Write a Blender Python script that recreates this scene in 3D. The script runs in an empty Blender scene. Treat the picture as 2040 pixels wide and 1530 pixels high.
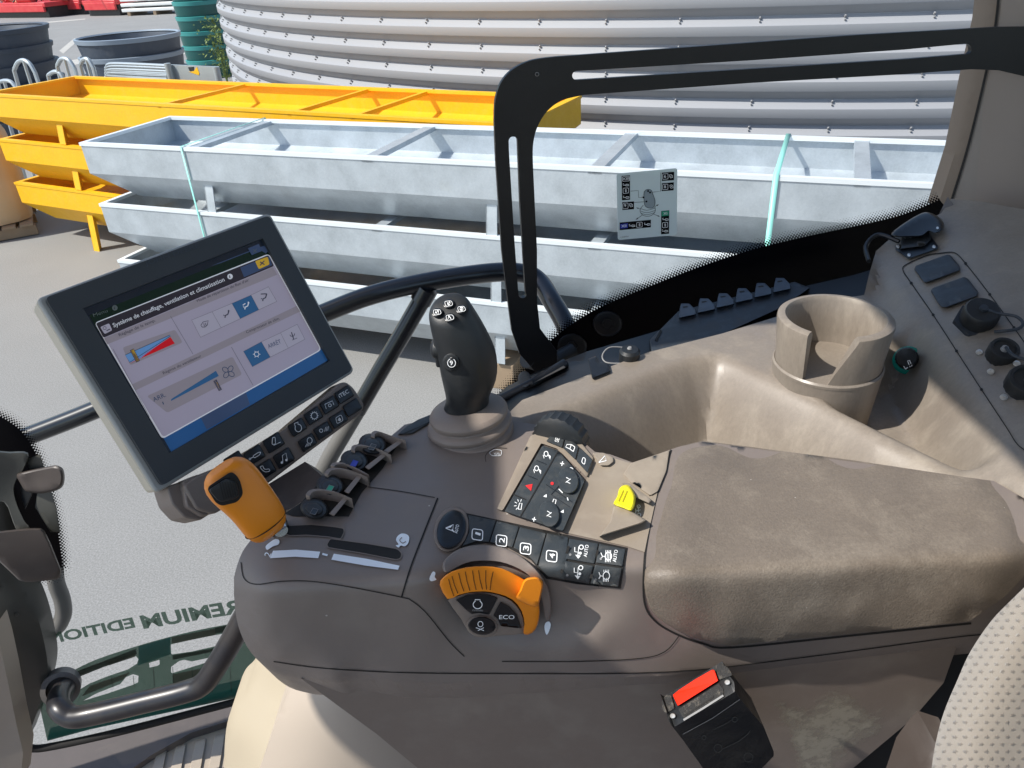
import bpy, math, random
import numpy as np
from mathutils import Vector, Matrix
from mathutils.geometry import tessellate_polygon, delaunay_2d_cdt
random.seed(7)
SC = bpy.context.scene
COL = SC.collection
R_ = math.radians
# ------------------------------------------------------------------ camera
F = 1532.0; PITCH = R_(30.3); ROLL = -0.0573; CH = 2.6
fw = np.array([0, math.cos(PITCH), -math.sin(PITCH)])
r0 = np.array([1., 0, 0]); u0 = np.array([0, math.sin(PITCH), math.cos(PITCH)])
rt = r0 * math.cos(ROLL) + u0 * math.sin(ROLL)
up = u0 * math.cos(ROLL) - r0 * math.sin(ROLL)
O = np.array([0, 0, CH])
cam = bpy.data.cameras.new('camera'); co = bpy.data.objects.new('camera', cam); COL.objects.link(co)
co.matrix_world = Matrix(((rt[0], up[0], -fw[0], 0), (rt[1], up[1], -fw[1], 0), (rt[2], up[2], -fw[2], CH), (0, 0, 0, 1)))
cam.sensor_width = 36; cam.lens = 36 * F / 2040; cam.clip_start = 0.02; cam.clip_end = 1000
SC.camera = co
# ------------------------------------------------------------------ world, sun
SUN = Vector((-0.62, -0.20, 0.75)).normalized()
w = bpy.data.worlds.new('World'); SC.world = w; w.use_nodes = True
nt = w.node_tree; nt.nodes.clear()
sky = nt.nodes.new('ShaderNodeTexSky'); sky.sky_type = 'NISHITA'; sky.sun_disc = False
sky.sun_elevation = math.asin(SUN.z); sky.sun_rotation = math.atan2(SUN.x, SUN.y)
bg = nt.nodes.new('ShaderNodeBackground'); bg.inputs[1].default_value = 0.15
wo = nt.nodes.new('ShaderNodeOutputWorld')
nt.links.new(sky.outputs[0], bg.inputs[0]); nt.links.new(bg.outputs[0], wo.inputs[0])
sl = bpy.data.lights.new('sun', 'SUN'); sl.energy = 4.2; sl.angle = R_(0.55); sl.color = (1, 0.95, 0.88)
so = bpy.data.objects.new('sun', sl); COL.objects.link(so)
so.rotation_euler = SUN.to_track_quat('Z', 'Y').to_euler(); so.location = (0, 0, 20)
SC.view_settings.view_transform = 'Standard'; SC.view_settings.look = 'None'
SC.view_settings.exposure = 0.4; SC.view_settings.gamma = 1

# ------------------------------------------------------------------ geometry helpers
def ray(x, y): return fw + rt * ((x - 1020) / F) + up * ((765 - y) / F)
def Zp(x, y, h):
    d = ray(x, y); return O + d * (h / d[2])
def Yp(x, y, Y, s=0.0):
    d = ray(x, y); return O + d * (Y / (d[1] - s * d[0]))
def Tp(x, y, t): return O + ray(x, y) * t
def V(p): return Vector((float(p[0]), float(p[1]), float(p[2])))

class Surf:
    """smooth real surface through measured points: (px,py,'h'|'y'|'t',value)"""
    def __init__(s, ctr):
        xy = np.array([[c[0], c[1]] for c in ctr], float) / 1000
        q = []
        for c in ctr:
            d = ray(c[0], c[1])
            t = c[3] / d[2] if c[2] == 'h' else (c[3] / d[1] if c[2] == 'y' else c[3])
            q.append(1 / t)
        n = len(ctr); d2 = ((xy[:, None] - xy[None]) ** 2).sum(2)
        K = d2 * np.log(d2 + 1e-12) * 0.5 + np.eye(n) * 1e-5
        P = np.c_[np.ones(n), xy]
        A = np.zeros((n + 3, n + 3)); A[:n, :n] = K; A[:n, n:] = P; A[n:, :n] = P.T
        s.w = np.linalg.solve(A, np.r_[q, 0, 0, 0]); s.xy = xy; s.n = n
    def t(s, x, y):
        p = np.array([x, y]) / 1000; d2 = ((s.xy - p) ** 2).sum(1)
        return 1 / (s.w[:s.n] @ (d2 * np.log(d2 + 1e-12) * 0.5) + s.w[s.n] + s.w[s.n + 1] * p[0] + s.w[s.n + 2] * p[1])
    def at(s, x, y, lift=0.0):
        d = ray(x, y); return O + d * (s.t(x, y) - lift / np.linalg.norm(d))
class Soft:
    """top plane and near side plane meeting in a rounded edge, plus smooth offsets (px,py,dt)"""
    def __init__(s, top, side, k, offs, reg=1e-4):
        s.top, s.side, s.k = top, side, k; ctr = offs; n = len(ctr)
        xy = np.array([[c[0], c[1]] for c in ctr], float) / 1000; d2 = ((xy[:, None] - xy[None]) ** 2).sum(2)
        K = d2 * np.log(d2 + 1e-12) * 0.5 + np.eye(n) * reg; P = np.c_[np.ones(n), xy]
        A = np.zeros((n + 3, n + 3)); A[:n, :n] = K; A[:n, n:] = P; A[n:, :n] = P.T
        s.w = np.linalg.solve(A, np.r_[[c[2] for c in ctr], 0, 0, 0]); s.xy = xy; s.n = n
    def t(s, x, y):
        d = ray(x, y); a = s.top / min(d[2], -.05); c = s.side / d[1]; m = max(a, c)
        base = m + s.k * math.log(math.exp((a - m) / s.k) + math.exp((c - m) / s.k))
        p = np.array([x, y]) / 1000; d2 = ((s.xy - p) ** 2).sum(1)
        return base + s.w[:s.n] @ (d2 * np.log(d2 + 1e-12) * 0.5) + s.w[s.n] + s.w[s.n + 1] * p[0] + s.w[s.n + 2] * p[1]
    def at(s, x, y, lift=0.0):
        d = ray(x, y); return O + d * (s.t(x, y) - lift / np.linalg.norm(d))
def polyd(X, Y, P):
    """signed distance to a polygon, positive inside"""
    P = np.array([p[:2] for p in P]); d = np.full(np.shape(X), 9.); ins = np.zeros(np.shape(X), bool); N = len(P)
    for i in range(N):
        a, b = P[i], P[(i + 1) % N]; e = b - a; t = np.clip(((X - a[0]) * e[0] + (Y - a[1]) * e[1]) / (e @ e + 1e-12), 0, 1)
        d = np.minimum(d, np.hypot(X - a[0] - e[0] * t, Y - a[1] - e[1] * t))
        c = ((a[1] > Y) != (b[1] > Y)) & (X < (b[0] - a[0]) * (Y - a[1]) / (b[1] - a[1] + 1e-12) + a[0]); ins ^= c
    return np.where(ins, d, -d)
sm = lambda v: np.clip(v, 0, 1) ** 2 * (3 - 2 * np.clip(v, 0, 1))
class Height:
    """height field Z(X,Y); at() finds where a sight line meets it"""
    def __init__(s, x0, x1, y0, y1, st, fn):
        s.x0, s.y0, s.st = x0, y0, st; s.X, s.Y = np.meshgrid(np.arange(x0, x1, st), np.arange(y0, y1, st)); s.H = fn(s.X, s.Y)
    def z(s, X, Y):
        u = np.clip((X - s.x0) / s.st, 0, s.H.shape[1] - 1.001); v = np.clip((Y - s.y0) / s.st, 0, s.H.shape[0] - 1.001); i = u.astype(int); j = v.astype(int); a = u - i; b = v - j
        return s.H[j, i] * (1 - a) * (1 - b) + s.H[j, i + 1] * a * (1 - b) + s.H[j + 1, i] * (1 - a) * b + s.H[j + 1, i + 1] * a * b
    def at(s, x, y, lift=0.0):
        d = ray(x, y); t = np.linspace(.3, 1.7, 700); g = d[2] * t - s.z(d[0] * t, d[1] * t); k = int(np.argmax(g < 0)) or 699
        a = g[k - 1] / (g[k - 1] - g[k] + 1e-12); tt = t[k - 1] + (t[k] - t[k - 1]) * min(max(a, 0), 1)
        return O + d * (tt - lift / np.linalg.norm(d))
class Plane:
    def __init__(s, p0, n):
        s.p0 = np.array(p0, float); n = np.array(n, float); n /= np.linalg.norm(n)
        if n @ (s.p0 - O) > 0: n = -n
        s.n = n
    def at(s, x, y, lift=0.0):
        d = ray(x, y); t = ((s.p0 + s.n * lift - O) @ s.n) / (d @ s.n); return O + d * t
def para(pts, width):
    Rr = [ray(*p) for p in pts]
    d = np.linalg.solve(np.c_[Rr[1], -Rr[2], Rr[3]], Rr[0]); d = np.array([1, *d])
    P = [d[i] * Rr[i] for i in range(4)]
    k = width / np.linalg.norm(P[1] - P[0]); P = [O + q * k for q in P]
    return P, Plane(P[0], np.cross(P[1] - P[0], P[3] - P[0]))

def catmull(pts, n=6, closed=False):
    pts = [np.array(p, float) for p in pts]; N = len(pts); out = []
    rng = range(N) if closed else range(N - 1)
    for i in rng:
        if closed: a, b, c, d = pts[i - 1], pts[i], pts[(i + 1) % N], pts[(i + 2) % N]
        else: a, b, c, d = pts[max(i - 1, 0)], pts[i], pts[i + 1], pts[min(i + 2, N - 1)]
        for k in range(n):
            t = k / n
            out.append(0.5 * ((2 * b) + (c - a) * t + (2 * a - 5 * b + 4 * c - d) * t * t + (3 * b - a - 3 * c + d) * t ** 3))
    if not closed: out.append(pts[-1])
    return out
def rnd(pts, r, n=4):
    """rounded corners for a polygon in pixels"""
    pts = [np.array(p, float) for p in pts]; out = []; N = len(pts)
    for i in range(N):
        a, b, c = pts[i - 1], pts[i], pts[(i + 1) % N]
        la = np.linalg.norm(a - b); lc = np.linalg.norm(c - b); q = min(r, la * .45, lc * .45)
        p = b + (a - b) / la * q; s = b + (c - b) / lc * q
        for k in range(n + 1):
            t = k / n; out.append((1 - t) ** 2 * p + 2 * t * (1 - t) * b + t * t * s)
    return out
def circ(cx, cy, rx, ry=None, n=20, rot=0):
    ry = ry or rx; c, s = math.cos(R_(rot)), math.sin(R_(rot)); o = []
    for k in range(n):
        a = 2 * math.pi * k / n; x, y = rx * math.cos(a), ry * math.sin(a)
        o.append((cx + x * c - y * s, cy + x * s + y * c))
    return o
def arc(cx, cy, r, a0, a1, n=12, ry=None, rot=0):
    ry = ry or r; c, s = math.cos(R_(rot)), math.sin(R_(rot)); o = []
    for k in range(n + 1):
        a = R_(a0 + (a1 - a0) * k / n); x, y = r * math.cos(a), ry * math.sin(a)
        o.append((cx + x * c - y * s, cy + x * s + y * c))
    return o

TEXT = {}
def textmesh(s, bold=False):
    k = (s, bold)
    if k not in TEXT:
        c = bpy.data.curves.new('t', 'FONT'); c.body = s; c.resolution_u = 3
        if bold: c.offset = 0.008 if bold is True else 0.035
        o = bpy.data.objects.new('t', c); COL.objects.link(o)
        dg = bpy.context.evaluated_depsgraph_get(); me = o.evaluated_get(dg).to_mesh()
        vs = [(v.co.x, v.co.y) for v in me.vertices]; fs = [tuple(p.vertices) for p in me.polygons]
        o.evaluated_get(dg).to_mesh_clear(); bpy.data.objects.remove(o); bpy.data.curves.remove(c)
        TEXT[k] = (vs, fs)
    return TEXT[k]

class MB:
    def __init__(s): s.v = []; s.f = []; s.m = []; s.sm = []; s.mats = []
    def mi(s, mat):
        if mat not in s.mats: s.mats.append(mat)
        return s.mats.index(mat)
    def add(s, vs, fs, mat, smooth=True):
        b = len(s.v); s.v += [V(p) for p in vs]; k = s.mi(mat)
        for f in fs: s.f.append([b + i for i in f]); s.m.append(k); s.sm.append(smooth)
        return s
    def build(s, name, parent=None, bevel=0, sub=0, fix=True):
        me = bpy.data.meshes.new(name); me.from_pydata(s.v, [], s.f)
        for m in s.mats: me.materials.append(M[m])
        me.polygons.foreach_set('material_index', s.m); me.polygons.foreach_set('use_smooth', s.sm); me.update()
        if fix:
            import bmesh
            bm = bmesh.new(); bm.from_mesh(me); bmesh.ops.remove_doubles(bm, verts=bm.verts, dist=1e-6)
            bmesh.ops.recalc_face_normals(bm, faces=bm.faces); bm.to_mesh(me); bm.free()
        try: me.set_sharp_from_angle(angle=R_(38))
        except Exception: pass
        o = bpy.data.objects.new(name, me); COL.objects.link(o)
        if bevel:
            b = o.modifiers.new('b', 'BEVEL'); b.width = bevel; b.segments = 2; b.limit_method = 'ANGLE'; b.angle_limit = R_(40)
        if sub:
            b = o.modifiers.new('s', 'SUBSURF'); b.levels = sub; b.render_levels = sub
        if parent:
            o.parent = parent
            o.matrix_parent_inverse = Matrix.Translation(parent.location).inverted() if parent.type == 'EMPTY' else Matrix()
        return o
    # -- shapes
    def box(s, c, d, mat, rz=0, rot=None):
        hx, hy, hz = d[0] / 2, d[1] / 2, d[2] / 2
        m = rot or Matrix.Rotation(rz, 3, 'Z'); c = V(c)
        vs = [c + m @ Vector((x, y, z)) for x in (-hx, hx) for y in (-hy, hy) for z in (-hz, hz)]
        return s.add(vs, [(0, 1, 3, 2), (4, 6, 7, 5), (0, 4, 5, 1), (2, 3, 7, 6), (0, 2, 6, 4), (1, 5, 7, 3)], mat, False)
    def tube(s, pts, r, mat, n=12, cap=True, smoothpath=0):
        if smoothpath: pts = catmull(pts, smoothpath)
        pts = [V(p) for p in pts]; rr = r if isinstance(r, (list, tuple)) else [r] * len(pts)
        if len(rr) != len(pts): rr = [rr[min(int(i * len(rr) / len(pts)), len(rr) - 1)] for i in range(len(pts))]
        vs = []; fs = []; prev = None
        for i, p in enumerate(pts):
            t = (pts[min(i + 1, len(pts) - 1)] - pts[max(i - 1, 0)]).normalized()
            if prev is None: a = t.orthogonal().normalized()
            else: a = (prev - t * prev.dot(t)).normalized()
            prev = a; b = t.cross(a)
            for k in range(n):
                q = 2 * math.pi * k / n; vs.append(p + (a * math.cos(q) + b * math.sin(q)) * rr[i])
        for i in range(len(pts) - 1):
            for k in range(n): fs.append((i * n + k, i * n + (k + 1) % n, (i + 1) * n + (k + 1) % n, (i + 1) * n + k))
        if cap: fs += [tuple(range(n))[::-1], tuple(range((len(pts) - 1) * n, len(pts) * n))]
        return s.add(vs, fs, mat)
    def lathe(s, c, axis, prof, mat, n=32, cap=False, gear=None):
        c = V(c); ax = V(axis).normalized(); a = ax.orthogonal().normalized(); b = ax.cross(a); vs = []; fs = []
        for (r, h) in prof:
            for k in range(n):
                q = 2 * math.pi * k / n; g = r
                if gear and r > gear[1]: g = r + (gear[0] if k % 2 else 0)
                vs.append(c + ax * h + (a * math.cos(q) + b * math.sin(q)) * g)
        for i in range(len(prof) - 1):
            for k in range(n): fs.append((i * n + k, i * n + (k + 1) % n, (i + 1) * n + (k + 1) % n, (i + 1) * n + k))
        if cap: fs += [tuple(range((len(prof) - 1) * n, len(prof) * n)), tuple(range(n))[::-1]]
        return s.add(vs, fs, mat)
    def poly(s, su, pts, mat, lift=.0006):
        if not isinstance(su, Plane):
            n0 = len(s.sm); s.patch(su, pts, mat, 6, None, lift)
            return s
        t = tessellate_polygon([[Vector((p[0], p[1], 0)) for p in pts]])
        return s.add([su.at(p[0], p[1], lift) for p in pts], [tuple(f) for f in t], mat, False)
    def stroke(s, su, pts, wd, mat, lift=.0006, closed=False):
        pts = [np.array(p, float) for p in pts]; N = len(pts); L = []; Rr = []
        for i in range(N):
            a = pts[i - 1] if (i or closed) else pts[0]; c = pts[(i + 1) % N] if (i < N - 1 or closed) else pts[-1]
            d = c - a; l = np.linalg.norm(d) or 1; nn = np.array([-d[1], d[0]]) / l * wd / 2
            L.append(pts[i] + nn); Rr.append(pts[i] - nn)
        vs = [su.at(p[0], p[1], lift) for p in L + Rr]
        fs = [(i, (i + 1) % N, N + (i + 1) % N, N + i) for i in range(N if closed else N - 1)]
        return s.add(vs, fs, mat, False)
    def text(s, su, txt, A, B, hp, mat, lift=.0006, bold=False, mirror=False, upv=None):
        """text running from pixel A to pixel B, cap height hp pixels"""
        vs, fs = textmesh(txt, bold); xs = [v[0] for v in vs]; x0, x1 = min(xs), max(xs)
        A = np.array(A, float); B = np.array(B, float); d = B - A
        nn = np.array([d[1], -d[0]]) / np.linalg.norm(d) if upv is None else np.array(upv, float) / np.linalg.norm(upv)
        if mirror and upv is None: nn = -nn
        q = []
        for v in vs:
            p = A + d * ((v[0] - x0) / (x1 - x0)) + nn * (v[1] / .7 * hp); q.append(su.at(p[0], p[1], lift))
        return s.add(q, fs, mat, False)
    def bump(s, su, pts, lift, mat, inset=.08, base=-.002, r=0):
        if r: pts = rnd(pts, r)
        pts = [np.array(p, float) for p in pts]
        curved = not isinstance(su, Plane)
        if curved: pts = [a + (b - a) * j / k for a, b in zip(pts, pts[1:] + pts[:1]) for k in [max(1, int(np.linalg.norm(b - a) / 8))] for j in range(k)]
        c = sum(pts) / len(pts); N = len(pts)
        rings = [(pts, base), (pts, lift * .6), ([c + (p - c) * (1 - inset * .4) for p in pts], lift * .92), ([c + (p - c) * (1 - inset) for p in pts], lift)]
        vs = []; fs = []
        for rg, l in rings: vs += [su.at(p[0], p[1], l) for p in rg]
        for k in range(3):
            for i in range(N): fs.append((k * N + i, k * N + (i + 1) % N, (k + 1) * N + (i + 1) % N, (k + 1) * N + i))
        if curved and N > 14:
            s.add(vs, fs, mat); return s.patch(su, rings[3][0], mat, 9, None, lift)
        t = tessellate_polygon([[Vector((p[0], p[1], 0)) for p in rings[3][0]]])
        fs += [tuple(3 * N + i for i in f) for f in t]
        return s.add(vs, fs, mat)
    def plate(s, su, outer, holes, mat, lift=0, th=.004):
        loops = [outer] + holes; allp = [p for l in loops for p in l]; n = len(allp)
        t = tessellate_polygon([[Vector((p[0], p[1], 0)) for p in l] for l in loops])
        vs = [su.at(p[0], p[1], lift) for p in allp]
        off = [V(q) - V(su.n) * th if isinstance(su, Plane) else V(q) + V(ray(*p)) * th for q, p in zip(vs, allp)]
        fs = [tuple(f) for f in t] + [tuple(n + i for i in f)[::-1] for f in t]; b = 0
        for l in loops:
            m = len(l)
            for i in range(m): fs.append((b + i, b + (i + 1) % m, n + b + (i + 1) % m, n + b + i))
            b += m
        return s.add([V(q) for q in vs] + off, fs, mat, False)
    def patch(s, su, outline, mat, step=16, skirt=None, lift=0):
        """sheet over an outline, bending with the surface, edges dropped by skirt"""
        o = [np.array(p, float) for p in outline]; den = []
        for i in range(len(o)):
            a, b = o[i], o[(i + 1) % len(o)]; k = max(1, int(np.linalg.norm(b - a) / step))
            for j in range(k): den.append(a + (b - a) * j / k)
        D = np.array(den); N = len(den)
        def inside(x, y):
            c = False; j = N - 1
            for i in range(N):
                if (D[i, 1] > y) != (D[j, 1] > y) and x < (D[j, 0] - D[i, 0]) * (y - D[i, 1]) / (D[j, 1] - D[i, 1]) + D[i, 0]: c = not c
                j = i
            return c
        pts = list(den); x0, y0 = D.min(0); x1, y1 = D.max(0); y = y0 + step / 2; row = 0
        while y < y1:
            x = x0 + (step / 2 if row % 2 else 0)
            while x < x1:
                if inside(x, y) and ((D - (x, y)) ** 2).sum(1).min() > (step * .55) ** 2: pts.append(np.array([x, y]))
                x += step
            y += step * .87; row += 1
        res = delaunay_2d_cdt([Vector((p[0], p[1])) for p in pts], [(i, (i + 1) % N) for i in range(N)], [], 0, 1e-4)
        vv, fs = res[0], [f for f in res[2]]
        fs = [tuple(f) for f in fs if inside(sum(vv[i][0] for i in f) / 3, sum(vv[i][1] for i in f) / 3)]
        vs = [V(su.at(p[0], p[1], lift)) for p in vv]
        if skirt is not None:
            sk = V(skirt); n = len(vs); vs += [vs[i] + sk for i in range(N)]
            fs += [(i, (i + 1) % N, n + (i + 1) % N, n + i) for i in range(N)]
        return s.add(vs, fs, mat)

def tag(o, label, cat, group=None):
    o['label'] = label; o['category'] = cat
    if group: o['group'] = group
    return o
def thing(name, loc, label, cat, group=None):
    o = bpy.data.objects.new(name, None); COL.objects.link(o); o.location = V(loc); o.empty_display_size = .1
    return tag(o, label, cat, group)
def struct(o): o['kind'] = 'structure'; return o
def dup(root, loc, label, group=None, name=None):
    c = root.copy(); COL.objects.link(c); c.location = V(loc); c['label'] = label
    if group: c['group'] = group
    for ch in root.children:
        d = ch.copy(); COL.objects.link(d); d.parent = c
        for g in ch.children:
            e = g.copy(); COL.objects.link(e); e.parent = d
    return c

# ------------------------------------------------------------------ materials
M = {}
def mat(name, col, rough=.5, metal=0, bump=0, bscale=200, var=0, vscale=8, vcol=None, spec=.5, emit=0, alpha=1, thr=None, coord='Object', stretch=None, dust=0, speck=0, coat=0, grain=0, gscale=300):
    m = bpy.data.materials.new(name); m.use_nodes = True; n = m.node_tree; b = n.nodes['Principled BSDF']; L = n.links
    b.inputs['Base Color'].default_value = (*col, 1); b.inputs['Roughness'].default_value = rough
    b.inputs['Metallic'].default_value = metal; b.inputs['Specular IOR Level'].default_value = spec
    if coat: b.inputs['Coat Weight'].default_value = coat; b.inputs['Coat Roughness'].default_value = .1
    tc = n.nodes.new('ShaderNodeTexCoord'); src = tc.outputs[coord]
    if stretch:
        mp = n.nodes.new('ShaderNodeMapping'); mp.inputs['Scale'].default_value = stretch; L.new(src, mp.inputs[0]); src = mp.outputs[0]
    def noise(sc, det=4, ro=.6):
        t = n.nodes.new('ShaderNodeTexNoise'); t.inputs['Scale'].default_value = sc; t.inputs['Detail'].default_value = det; t.inputs['Roughness'].default_value = ro
        L.new(src, t.inputs['Vector']); return t.outputs[0]
    def mixc(a, c2, fac):
        x = n.nodes.new('ShaderNodeMix'); x.data_type = 'RGBA'
        if hasattr(a, 'links'): L.new(a, x.inputs[6])
        else: x.inputs[6].default_value = (*a, 1)
        x.inputs[7].default_value = (*c2, 1); L.new(fac, x.inputs[0]); return x.outputs[2]
    def ramp(v, lo, hi, mx=1):
        r = n.nodes.new('ShaderNodeMapRange'); r.inputs[1].default_value = lo; r.inputs[2].default_value = hi; r.inputs[4].default_value = mx; L.new(v, r.inputs[0]); return r.outputs[0]
    c = None
    if var:
        c = mixc(col, vcol or tuple(q * .6 for q in col), ramp(noise(vscale, 6), .5 - .25 * (thr or 1), .5 + .25 * (thr or 1), var))
    if dust:
        c = mixc(c or col, (.42, .37, .3), ramp(noise(vscale * 2.3 + 5, 8, .7), .5, .8, dust))
        L.new(ramp(noise(vscale * 2.3 + 5, 8, .7), .4, .75, .35), b.inputs['Roughness']);
        r = n.nodes.new('ShaderNodeMath'); r.operation = 'ADD'; r.inputs[1].default_value = rough
        L.new(ramp(noise(vscale * 2.3 + 5, 8, .7), .4, .75, .3), r.inputs[0]); L.new(r.outputs[0], b.inputs['Roughness'])
    if grain:
        gm = n.nodes.new('ShaderNodeMix'); gm.data_type = 'RGBA'; gm.blend_type = 'OVERLAY'; gm.inputs[0].default_value = grain
        if c: L.new(c, gm.inputs[6])
        else: gm.inputs[6].default_value = (*col, 1)
        gr = ramp(noise(gscale, 3, .8), .3, .7); L.new(gr, gm.inputs[7]); c = gm.outputs[2]
    if speck:
        vz = n.nodes.new('ShaderNodeTexVoronoi'); vz.inputs['Scale'].default_value = speck; L.new(src, vz.inputs['Vector'])
        c = mixc(c or col, (.75, .72, .66), ramp(vz.outputs['Distance'], .035, .02, .5))
    if c: L.new(c, b.inputs['Base Color'])
    if bump:
        bp = n.nodes.new('ShaderNodeBump'); bp.inputs['Strength'].default_value = bump; bp.inputs['Distance'].default_value = .002
        L.new(noise(bscale, 3), bp.inputs['Height']); L.new(bp.outputs[0], b.inputs['Normal'])
    if emit:
        b.inputs['Emission Strength'].default_value = emit
        if c: L.new(c, b.inputs['Emission Color'])
        else: b.inputs['Emission Color'].default_value = (*col, 1)
    if alpha < 1: b.inputs['Alpha'].default_value = alpha
    M[name] = m; return m
BR = (.222, .178, .148)
mat('brown_plastic', BR, .42, bump=.12, bscale=900, var=.35, vscale=5, vcol=(.23, .195, .17), dust=.22)
mat('brown_smooth', (.20, .168, .148), .34, bump=.12, bscale=1500, speck=38, var=.3, vscale=6, vcol=(.23, .19, .16), dust=.16)
mat('brown_dusty', (.26, .215, .17), .5, bump=.1, bscale=700, var=.7, vscale=7, vcol=(.36, .31, .24), dust=.55)
mat('shelf_plastic', (.215, .182, .150), .34, bump=.08, bscale=800, var=.6, vscale=9, vcol=(.275, .24, .195), dust=.5, stretch=(1, 1, .35), grain=.08)
mat('brown_dark', (.06, .048, .042), .45, var=.3, vscale=6, dust=.1)
mat('seam_black', (.012, .011, .01), .8)
mat('pad_vinyl', (.195, .162, .128), .42, speck=55, bump=.26, bscale=620, var=.9, vscale=7, vcol=(.135, .112, .09), dust=.35, grain=.14, gscale=420)
mat('rubber_black', (.012, .014, .016), .38, bump=.08, bscale=600, var=.3, vscale=12, vcol=(.025, .028, .03), dust=.03)
mat('key_black', (.009, .011, .014), .3, bump=.03, bscale=900)
mat('key_grey', (.030, .038, .044), .5, bump=.15, bscale=900, var=.6, vscale=30, vcol=(.055, .062, .065), dust=.12)
mat('mark_white', (.92, .94, .94), .6)
mat('mark_grey', (.25, .25, .25), .6)
mat('mark_pale', (.85, .92, .98), .6)
mat('mark_red', (.75, .03, .03), .5)
mat('mark_green', (.02, .32, .18), .5)
mat('mark_blue', (.03, .05, .4), .5)
mat('orange_plastic', (.85, .27, .012), .34, bump=.04, bscale=800, var=.25, vscale=12, vcol=(.7, .2, .01))
mat('yellow_plastic', (.85, .75, .01), .4)
mat('groove', (.05, .02, .005), .8)
mat('yellow_groove', (.25, .2, .01), .8)
mat('frame_black', (.004, .0045, .006), .42, bump=.06, bscale=500, var=.3, vscale=15, vcol=(.02, .022, .025))
mat('bar_black', (.008, .010, .016), .28, coat=.4, var=.2, vscale=20, vcol=(.02, .02, .02))
mat('handle_paint', (.010, .012, .018), .36, var=.5, vscale=18, vcol=(.05, .042, .035), coat=.1, thr=.5)
mat('grey_tube', (.16, .15, .14), .45, var=.5, vscale=10)
mat('steel', (.6, .6, .6), .25, metal=1)
mat('zinc', (.62, .66, .62), .3, metal=1)
mat('bezel', (.047, .052, .056), .5, bump=.1, bscale=900, var=.2, vscale=10)
mat('bezel_edge', (.40, .40, .37), .4)
mat('monitor_case', (.62, .56, .44), .45, var=.2, vscale=8)
mat('ground', (.275, .27, .262), .92, bump=.5, bscale=120, var=.8, vscale=.7, vcol=(.225, .22, .212), grain=.33, gscale=110)
mat('yellow_paint', (.86, .47, .006), .42, var=.5, vscale=4, vcol=(.76, .39, .01), dust=.10, grain=.08, gscale=60)
mat('galv', (.42, .46, .49), .40, metal=.4, var=1, vscale=6, vcol=(.58, .63, .67), bump=.1, bscale=30, thr=.9, grain=.08, gscale=80)
mat('galv_bright', (.8, .84, .86), .4, metal=.2)
mat('tank_sheet', (.325, .328, .345), .45, var=.25, vscale=.8, vcol=(.31, .315, .34))
mat('tank_bolt', (.30, .30, .31), .6)
mat('strap', (.28, .66, .58), .4)
mat('tub_blue', (.045, .06, .085), .42, var=.4, vscale=3, vcol=(.07, .085, .11), dust=.1)
mat('tub_rim', (.25, .3, .36), .4)
mat('tub_green', (.01, .10, .095), .35, var=.3, vscale=3)
mat('tub_green_rim', (.04, .26, .25), .4)
mat('red_paint', (.55, .015, .03), .4, var=.5, vscale=3, vcol=(.7, .12, .1))
mat('black_metal', (.02, .02, .022), .5)
mat('copper', (.5, .3, .18), .4, metal=.6)
mat('white_paint', (.8, .8, .78), .5)
mat('grey_metal', (.45, .5, .53), .35, metal=.4, var=.3, vscale=4)
mat('wood', (.32, .23, .15), .8, var=.5, vscale=6, bump=.3, bscale=60)
mat('sack', (.62, .5, .36), .7, var=.8, vscale=1.2, vcol=(.65, .38, .14))
mat('leaf', (.10, .16, .03), .6, var=.6, vscale=9, vcol=(.22, .26, .06))
mat('line_paint', (.5, .48, .44), .8, var=.5, vscale=6, vcol=(.3, .28, .26))
mat('seat_dark', (.2, .17, .13), .95)
mat('cream_plastic', (.38, .325, .235), .5, var=.3, vscale=6, vcol=(.41, .36, .265), bump=.05)
mat('cream_pink', (.40, .34, .275), .5, var=.35, vscale=4, vcol=(.43, .375, .31), bump=.05)
mat('floor_mat', (.42, .36, .28), .7, var=.6, vscale=14, vcol=(.3, .25, .2), bump=.2, bscale=80)
mat('sill', (.11, .09, .085), .55, var=.6, vscale=14, vcol=(.07, .06, .058))
mat('pillar_grey', (.05, .054, .05), .4, var=.6, vscale=8, vcol=(.085, .08, .066))
mat('pillar_plastic', (.27, .235, .21), .55, bump=.05, bscale=900, var=.2, vscale=4)
mat('pillar_trim', (.22, .17, .13), .6, bump=.1)
mat('buckle_black', (.012, .014, .016), .3, bump=.06, bscale=500, dust=.05, vscale=10)
mat('buckle_fuzz', (.03, .03, .03), .9, bump=1, bscale=500, dust=.5, vscale=80)
mat('buckle_red', (.95, .025, .005), .35)
mat('socket_blue', (.025, .032, .042), .45, dust=.12, vscale=20)
mat('teal', (.0, .28, .2), .35)
mat('screw_white', (.7, .7, .68), .3, metal=.6)
mat('headliner', (.5, .46, .4), .9)
mat('frit', (.0015, .0015, .003), .3, spec=.15)
# screen colours glow like a lit display
def scr(n, c, e=.19): mat(n, c, .18, emit=e, spec=.5)
scr('scr_page', (.42, .37, .45)); scr('scr_band', (.33, .285, .31)); scr('scr_dark', (.012, .018, .03)); scr('scr_blue', (.02, .10, .27)); scr('scr_green', (.004, .018, .012))
scr('scr_title', (.035, .03, .04)); scr('scr_white', (.75, .75, .78)); scr('scr_grey', (.14, .14, .17)); scr('scr_btn', (.035, .13, .28)); scr('scr_cell', (.46, .42, .49))
scr('scr_red', (.7, .01, .02)); scr('scr_lblue', (.15, .33, .62)); scr('scr_gold', (.7, .42, .04)); scr('scr_text', (.06, .06, .09)); scr('scr_navy', (.05, .08, .16)); scr('scr_dim', (.10, .12, .12))

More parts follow.
